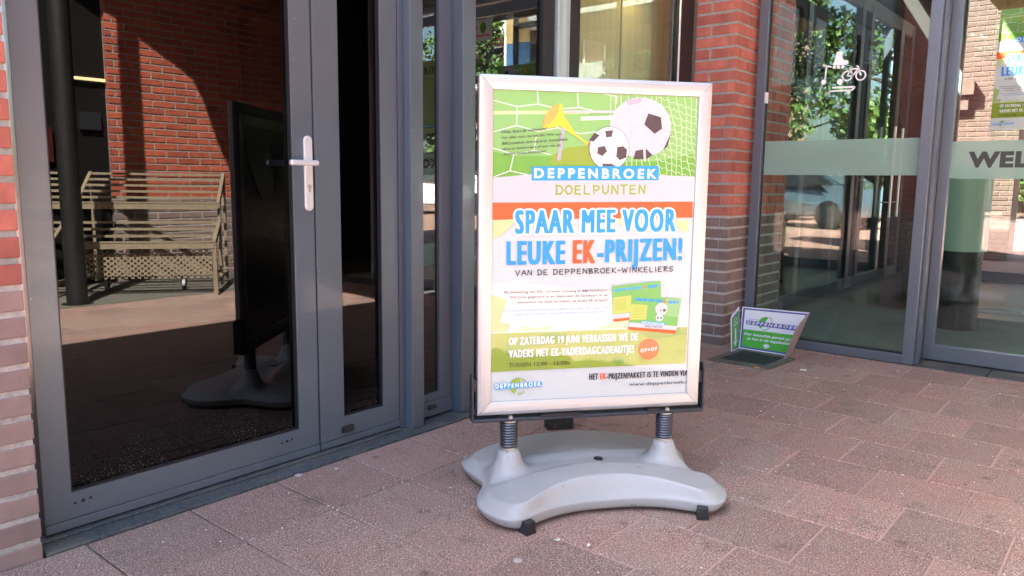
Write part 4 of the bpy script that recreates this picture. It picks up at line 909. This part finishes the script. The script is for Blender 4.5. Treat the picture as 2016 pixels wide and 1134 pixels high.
for a, b in (((-.035, -.045), (.045, -.045)), ((.045, -.045), (.045, -.012)), ((.045, -.012), (-.035, -.012)), ((-.035, -.012), (-.035, -.045))):
    q = [(a[0], -a[1]+.02, hf(a[0], a[1]-.02, .2)+.0004), (b[0], -b[1]+.02, hf(b[0], b[1]-.02, .2)+.0004)]; m.tube(q, .0009, 5)
m.build('moulded_label_edge', M_['plast'], base)
for x, y, r in ((-.270, -.286, .5), (.272, -.284, -.35), (-.272, .262, .3), (.28, .262, .2)):
    m = MB(); c_, s_ = math.cos(r), math.sin(r)
    m.box(-.018, .018, -.019, .019, 0, .038, T=lambda a, b, c: (x+(a*(1-.15*c/.034))*c_-b*s_, y+a*s_+b*c_, c)); m.build('foot', M_['plastd'], base, bevel=.002)

# ------------------------------------------------------------------ second poster and welcome poster on the glass doors
A2 = A; o2 = A2.build('poster', None); o2.scale = (.65, .65, .65); o2.location = (-.742, 4.868+.012, 1.302)

def lit(m):
    c = m.copy(); nt = c.node_tree; N = nt.nodes; L = nt.links; b = N["Principled BSDF"]; o = N["Material Output"]
    t = N.new("ShaderNodeBsdfTranslucent"); mx = N.new("ShaderNodeMixShader"); mx.inputs[0].default_value = .6
    s = b.inputs["Base Color"].links[0].from_socket; L.new(s, t.inputs[0]); L.new(b.outputs[0], mx.inputs[1]); L.new(t.outputs[0], mx.inputs[2]); L.new(mx.outputs[0], o.inputs[0]); return c
PT = [lit(m) for m in PM]
def through(o):
    for i, m in enumerate(PT): o.data.materials[i] = m
through(o2)
tag(o2, 'copy of the green and blue savings poster taped inside the right glass door', 'poster')
m_l = mat('letter_grey', (.03, .035, .03), .6)
def flat_text(s, w, cap, style, m, name, parent=None, loc=None, thick=.0008, mirror=False):
    off, sh, sp = {'n': (.012, 0, 1.), 'b': (.04, 0, 1.15), 'x': (.055, 0, 1.12), 'i': (.03, .25, 1.)}[style]
    V, Fc = text_mesh(s, off, sh, sp); x0 = min(v[0] for v in V); x1 = max(v[0] for v in V); sx = w/(x1-x0); sy = cap/cap_h()
    mb = MB(); mb.add([((a-x0)*sx, 0, b*sy) for a, b in V], Fc, 0); mb.add([((a-x0)*sx, thick, b*sy) for a, b in V], Fc, 0)
    return mb.build(name, m, parent, loc=loc)
flat_text('WELKOM', .58, .074, 'x', m_l, 'lettering', D1, (.138, .0155, 1.109))
flat_text('WELKOM', .58, .074, 'x', m_l, 'lettering', D2, (.06, .0155, 1.109))
G = Art(.42, .60); G.poly([(0, 0), (.42, 0), (.42, .6), (0, .6)], 'lime2')
G.text('WELKOM', 'ink', (.05, .49), (.37, .49), .06, 'c'); G.text('BIJ DE WINKELIERS VAN', 'ink', (.03, .44), (.39, .44), .018, 'n')
G.line([(.21, .40), (.32, .28), (.21, .16), (.10, .28), (.21, .40)], .004, 'sky'); G.text('IEDEREEN', 'sky', (.14, .285), (.28, .285), .018, 'n'); G.text('WELKOM', 'sky', (.15, .255), (.27, .255), .018, 'n')
G.poly([(.10, .045), (.34, .045), (.34, .075), (.10, .075)], 'blue2'); G.text('DEPPENBROEK', 'white', (.11, .052), (.33, .052), .016, 'b')
G_ = G.build('poster', None, (.305, 4.868+.0165, 1.415)); G_.scale = (1.05, 1, 1.05); through(G_)
tag(G_, 'green welcome poster with black lettering on the glass entrance door', 'poster')

K = Art(.26, .17); K.poly([(0, 0), (.26, 0), (.26, .17), (0, .17)], 'white'); K.circ((.10, .105), .035, .045, 'dgreen'); K.line([(.03, .035), (.08, .05), (.13, .035), (.18, .05), (.23, .04)], .012, 'orange'); K.line([(.16, .12), (.20, .08), (.23, .12)], .01, 'orange')
K_ = K.build('sticker', None, (-.245, 4.868+.0165, 2.15)); through(K_); tag(K_, 'white sticker with a green round emblem high on the glass entrance door', 'sticker')
# ------------------------------------------------------------------ skate, scooter, bicycle and skateboard sticker on the window
t = thing('window_sticker', 'white sticker of a roller skate, scooter, bicycle and skateboard on the glass', 'sticker', (-1.605, 4.702, 1.52))
def stk(name): return MB()
def fin(m, name): m.build(name, M_['white'], t)
def pl(m, pts): m.prism(pts, 0, .001, ax='y')
def seg(m, a, b, w):
    w *= 1.3
    l = math.hypot(b[0]-a[0], b[1]-a[1]); nx, nz = -(b[1]-a[1])/l*w/2, (b[0]-a[0])/l*w/2; pl(m, [(a[0]+nx, a[1]+nz), (a[0]-nx, a[1]-nz), (b[0]-nx, b[1]-nz), (b[0]+nx, b[1]+nz)])
def rg(m, c, r, w, n=24):
    P0 = [(c[0]+r*math.cos(2*PI*k/n), c[1]+r*math.sin(2*PI*k/n)) for k in range(n)]
    for k in range(n): seg(m, P0[k], P0[(k+1) % n], w)
def dk(m, c, r, n=16): pl(m, [(c[0]+r*math.cos(2*PI*k/n), c[1]+r*math.sin(2*PI*k/n)) for k in range(n)])
m = MB(); pl(m, [(.075, .165), (.080, .185), (.092, .24), (.120, .243), (.124, .205), (.135, .190), (.158, .186), (.160, .170), (.148, .163)]); dk(m, (.083, .155), .009); dk(m, (.106, .154), .009); dk(m, (.130, .152), .009); fin(m, 'roller_skate')

m = MB(); seg(m, (.018, .172), (.066, .158), .006); seg(m, (.040, .168), (.034, .085), .006); dk(m, (.028, .075), .0145); fin(m, 'scooter')
m = MB(); dk(m, (.120, .070), .016); fin(m, 'helmet')
m = MB(); rg(m, (.158, .100), .026, .006); rg(m, (.232, .098), .026, .006)
for a, b in (((.158, .100), (.176, .136)), ((.176, .136), (.216, .138)), ((.216, .138), (.188, .098)), ((.188, .098), (.158, .100)), ((.188, .098), (.174, .140)), ((.232, .098), (.214, .150)), ((.214, .150), (.205, .152)), ((.165, .142), (.184, .141))): seg(m, a, b, .0055)
fin(m, 'bicycle')
m = MB(); seg(m, (.078, .040), (.205, .036), .007); seg(m, (.205, .036), (.188, .018), .007); seg(m, (.188, .018), (.070, .020), .006); seg(m, (.070, .020), (.055, .006), .007); dk(m, (.058, .008), .009); dk(m, (.172, .010), .009); seg(m, (.032, .036), (.042, .045), .005); fin(m, 'skateboard')

# ------------------------------------------------------------------ ashtray set into the paving with its folded sign
t = thing('ashtray_sign', 'floor ashtray with a bent green and white three-sided sign beside the brick column', 'ashtray', (0, 0, 0))
pl_m = mat('weathered_metal', (.12, .12, .10), .6, metal=.4, var=.4, vscale=18)
c0 = [(-1.885, 4.0), (-1.537, 4.03), (-1.522, 4.372), (-1.872, 4.40)]
ci = [(-1.838, 4.045), (-1.585, 4.068), (-1.565, 4.335), (-1.830, 4.355)]
m = MB(); V = [(x, y, -.01) for x, y in c0]+[(x, y, .010) for x, y in c0]+[(x, y, .012) for x, y in ci]+[(x, y, .003) for x, y in ci]
m.add(V, [(0, 1, 5, 4), (1, 2, 6, 5), (2, 3, 7, 6), (3, 0, 4, 7), (4, 5, 9, 8), (5, 6, 10, 9), (6, 7, 11, 10), (7, 4, 8, 11), (8, 9, 13, 12), (9, 10, 14, 13), (10, 11, 15, 14), (11, 8, 12, 15)], 0); m.build('rim', pl_m, t, bevel=.002)
m = MB(); m.add([(x, y, .0035) for x, y in ci]+[(x, y, -.006) for x, y in ci], [(0, 1, 2, 3), (7, 6, 5, 4), (0, 4, 5, 1), (1, 5, 6, 2), (2, 6, 7, 3), (3, 7, 4, 0)], 0)
for i in range(13):
    f = (i+.5)/13; a = [ci[0][k]*(1-f)+ci[1][k]*f for k in (0, 1)]; b = [ci[3][k]*(1-f)+ci[2][k]*f for k in (0, 1)]
    m.box(a[0]-.003, a[0]+.003, a[1]+.004, b[1]-.004, .0036, .009)
for i in range(11):
    f = (i+.5)/11; y = ci[0][1]*(1-f)+ci[3][1]*f+.008; m.box(ci[0][0]+.01, ci[1][0]-.006, y-.0025, y+.0025, .0037, .0082)
m.build('grate', mat('dirty_grate', (.035, .045, .045), .6, metal=.3, var=.7, vscale=30, bump=.8, bscale=120), t)
PB = mat('sign_purple', (.075, .075, .33), .45); SG = mat('sign_green', (.085, .42, .055), .45, var=.08, vscale=10, dirt=((.25, .22, .15), 14, .72, .8)); SWh = mat('sign_white', (.72, .74, .80), .45, dirt=((.35, .32, .3), 16, .74, .8)); SB = mat('sign_back', (.30, .26, .255), .6, var=.15, vscale=12)
class Panel:
    """thin sheet from bottom edge b0-b1 to top edge t0-t1; artwork placed by (u, v) in the unit square"""
    def __init__(s, b0, b1, t0, t1, thick=.004, flip=1):
        s.c = [Vector(p) for p in (b0, b1, t1, t0)]; nn = ((s.c[1]-s.c[0]).cross(s.c[3]-s.c[0])).normalized(); s.c[2] -= nn*(s.c[2]-s.c[0]).dot(nn); s.n = nn*flip; s.k = 0; s.m = MB(); s.th = thick
    def P(s, u, v, d): return (s.c[0]*(1-u)*(1-v)+s.c[1]*u*(1-v)+s.c[2]*u*v+s.c[3]*(1-u)*v)+s.n*d
    def sheet(s, mi, pts=((0, 0), (1, 0), (1, 1), (0, 1))):
        n = len(pts); V = [s.P(u, v, 0) for u, v in pts]+[s.P(u, v, -s.th) for u, v in pts]
        s.m.add(V, [list(range(n)), list(range(n, 2*n))[::-1]]+[(i, (i+1) % n, n+(i+1) % n, n+i) for i in range(n)], mi)
    def poly(s, pts, mi): s.k += 1; s.m.add([s.P(u, v, .0002+.00004*s.k) for u, v in pts], [list(range(len(pts)))], mi)
    def rect(s, a, b, c, d, mi): s.poly([(a, c), (b, c), (b, d), (a, d)], mi)
    def text(s, t, u0, u1, v, cap, mi, off=.03, sh=0., sp=1., clip=None):
        s.k += 1; V, Fc = text_mesh(t, off, sh, sp); x0 = min(q[0] for q in V); x1 = max(q[0] for q in V); sy = cap/cap_h()
        s.m.add([s.P(u0+(a-x0)/(x1-x0)*(u1-u0), v+b*sy, .0002+.00004*s.k) for a, b in V], Fc, mi)
ms = [SWh, SG, PB, M_['mortar'], SB]
b0 = (-1.868, 4.385, .012); b1 = (-1.562, 4.385, .012); t0 = (-1.862, 4.385, .268); t1 = (-1.462, 4.37, .279)
p = Panel(b0, b1, t0, t1); p.sheet(0); p.rect(.015, .985, .025, .975, 2); p.rect(.045, .955, .06, .94, 0); p.rect(.045, .955, .06, .475, 1)
import_r = .115; cu, cv = .40, .66
p.poly([(cu+import_r*math.cos(a)*.95, cv+import_r*1.35*math.sin(a)) for a in [math.radians(72+167*k/20) for k in range(21)]], 1)
for k in range(18):
    a = math.radians(62-8.6*k) if k < 8 else math.radians(-20-8.6*(k-8)); q = [(cu+import_r*f*math.cos(a+e), cv+import_r*1.4*f*math.sin(a+e)) for f, e in ((.84, -.03), (1.1, -.03), (1.1, .03), (.84, .03))]; p.poly(q, 1)
p.poly([(.085, .69), (.955, .685), (.945, .575), (.085, .595)], 2); p.text('DEPPENBROEK', .10, .93, .607, .066, 0, .035, .12, 1.4)
p.text('WINKELCENTRUM', .12, .33, .715, .018, 2, .02, 0, 1.3)
p.text('Met hetzelfde gemak gooi', .07, .97, .345, .055, 0, .03, .2); p.text('je het in de tegelasbak', .13, .93, .245, .055, 0, .03, .2)
p.poly([(.47, .19), (.56, .185), (.56, .15), (.60, .148), (.515, .085), (.44, .155), (.475, .152)], 0)
p.m.build('back_panel', ms, t)
p = Panel((-1.864, 4.268, .012), b0, (-1.875, 4.262, .222), t0); p.sheet(0, ((0, 0), (1, 0), (1, 1), (.12, .99), (0, .93))); p.rect(.06, .94, .03, .93, 2); p.rect(.13, .87, .055, .89, 1)
p.poly([(.42, .56), (.60, .57), (.60, .25), (.74, .25), (.50, .09), (.24, .23), (.42, .24)], 0); p.text('DOOF', .3, .8, .64, .05, 0, .05)
for k in range(12): a0, a1 = 2*PI*k/12, 2*PI*(k+1)/12; p.poly([(.48+.17*math.cos(a0), .79+.06*math.sin(a0)), (.48+.17*math.cos(a1), .79+.06*math.sin(a1)), (.48+.12*math.cos(a1), .79+.045*math.sin(a1)), (.48+.12*math.cos(a0), .79+.045*math.sin(a0))], 0)
p.m.build('left_panel', ms, t)
p = Panel((-1.559, 4.383, .012), (-1.559, 4.278, .012), (-1.460, 4.368, .281), (-1.46, 4.26, .27))
p.sheet(4, ((0, 0), (1, 0), (.95, .13), (1.05, .2), (1.02, .33), (1.12, .42), (1.05, .55), (1.15, .63), (1.12, .74), (.95, .79), (.85, .86), (.62, .9), (.4, .96), (0, 1))); p.m.build('torn_right_panel', ms, t)

# ------------------------------------------------------------------ litter
def bit(name, label, cat, x, y, m, fn, grp=None, rz=0):
    b = MB(); fn(b); o = b.build(name, m, None, loc=(x, y, .0012), bevel=.0004); o.rotation_euler.z = rz; return tag(o, label, cat, grp)
butt_w = mat('cigarette_white', (.75, .72, .68), .7); butt_o = mat('filter_orange', (.52, .24, .08), .7)
def butt(l): return lambda b: b.tube([(-l/2, 0, .004), (l/2, 0, .004)], .0038, 9)
bit('cigarette_butt', 'white cigarette end lying right of the floor ashtray', 'cigarette butt', -1.393, 4.131, butt_w, butt(.032), 'cigarette ends by the ashtray', .5)
bit('cigarette_butt', 'orange cigarette filter in front of the floor ashtray', 'cigarette butt', -1.655, 3.925, butt_o, butt(.018), 'cigarette ends by the ashtray', .9)
bit('cigarette_butt', 'orange cigarette filter touching the front corner of the ashtray rim', 'cigarette butt', -1.60, 4.008, butt_o, butt(.024), 'cigarette ends by the ashtray', .1)
pet = mat('pale_petal', (.62, .58, .52), .8)
def petal(s):
    def f(b):
        pts = [(s*math.cos(a)*(1+.35*math.sin(3*a)), s*.6*math.sin(a), .0012+.0012*math.sin(2*a)) for a in [2*PI*k/12 for k in range(12)]]
        b.add(pts+[(x, y, z+.0008) for x, y, z in pts], [list(range(12))[::-1], list(range(12, 24))]+[(i, (i+1) % 12, 12+(i+1) % 12, 12+i) for i in range(12)], 0)
    return f
bit('petal', 'pale fallen petal just in front of the stand base', 'petal', -1.205, 1.650, pet, petal(.009), rz=.8)
bit('petal', 'white fallen petal further right in front of the stand base', 'petal', -1.120, 1.684, butt_w, petal(.008), rz=2)
gumm = mat('trodden_gum', (.40, .36, .33), .8, var=.2, vscale=40)
def gum(s):
    def f(b): b.cyl((0, 0), s, -.0005, .0012, 14, 0, s*.8)
    return f
for i, (x, y, s, lab) in enumerate(((-2.152, 1.453, .014, 'pale trodden gum beside the threshold stone'), (-2.105, 1.575, .008, 'small pale gum spot further along the threshold stone'), (-1.215, 1.49, .013, 'pale trodden gum left of the front foot of the base'))):
    bit('chewing_gum', lab, 'chewing gum', x, y, gumm, gum(s), 'gum spots on the paving')
sp = MB(); rnd = random.Random(11)
for i in range(330):
    x, y = rnd.uniform(-2.14, .2), rnd.uniform(.8, 4.5); s = rnd.uniform(.0012, .0042)
    if rnd.random() < .4: x = -1.85+rnd.gauss(0, .02) if rnd.random() < .4 else x; y = 1.37+PR*rnd.randint(-1, 10)+rnd.gauss(0, .008) if rnd.random() < .6 else y
    a = rnd.uniform(0, 6.28); pts = [(x+s*math.cos(a+q), y+s*.55*math.sin(a+q*1.1)) for q in (0, 1.3, 2.4, 3.6, 5.0)]
    sp.prism(pts, -.001, rnd.uniform(.0012, .0026), rnd.choice((0, 0, 1, 2)))
tag(sp.build('litter_specks', [pet, mat('seed_yellow', (.42, .3, .12), .8), mat('crumb_dark', (.08, .06, .04), .9)]), 'tiny seeds, crumbs and petals scattered over the paving', 'litter', kind='stuff')
t = thing('floor_box', 'small black box on the paving behind the stand base', 'box', (-1.80, 2.46, 0), .9)
m = MB(); m.box(-.055, .055, -.03, .03, 0, .085); m.build('housing', M_['plastd'], t, bevel=.004)
m = MB(); m.box(-.058, .058, -.033, .033, .085, .092); m.build('lid', M_['black'], t, bevel=.002)
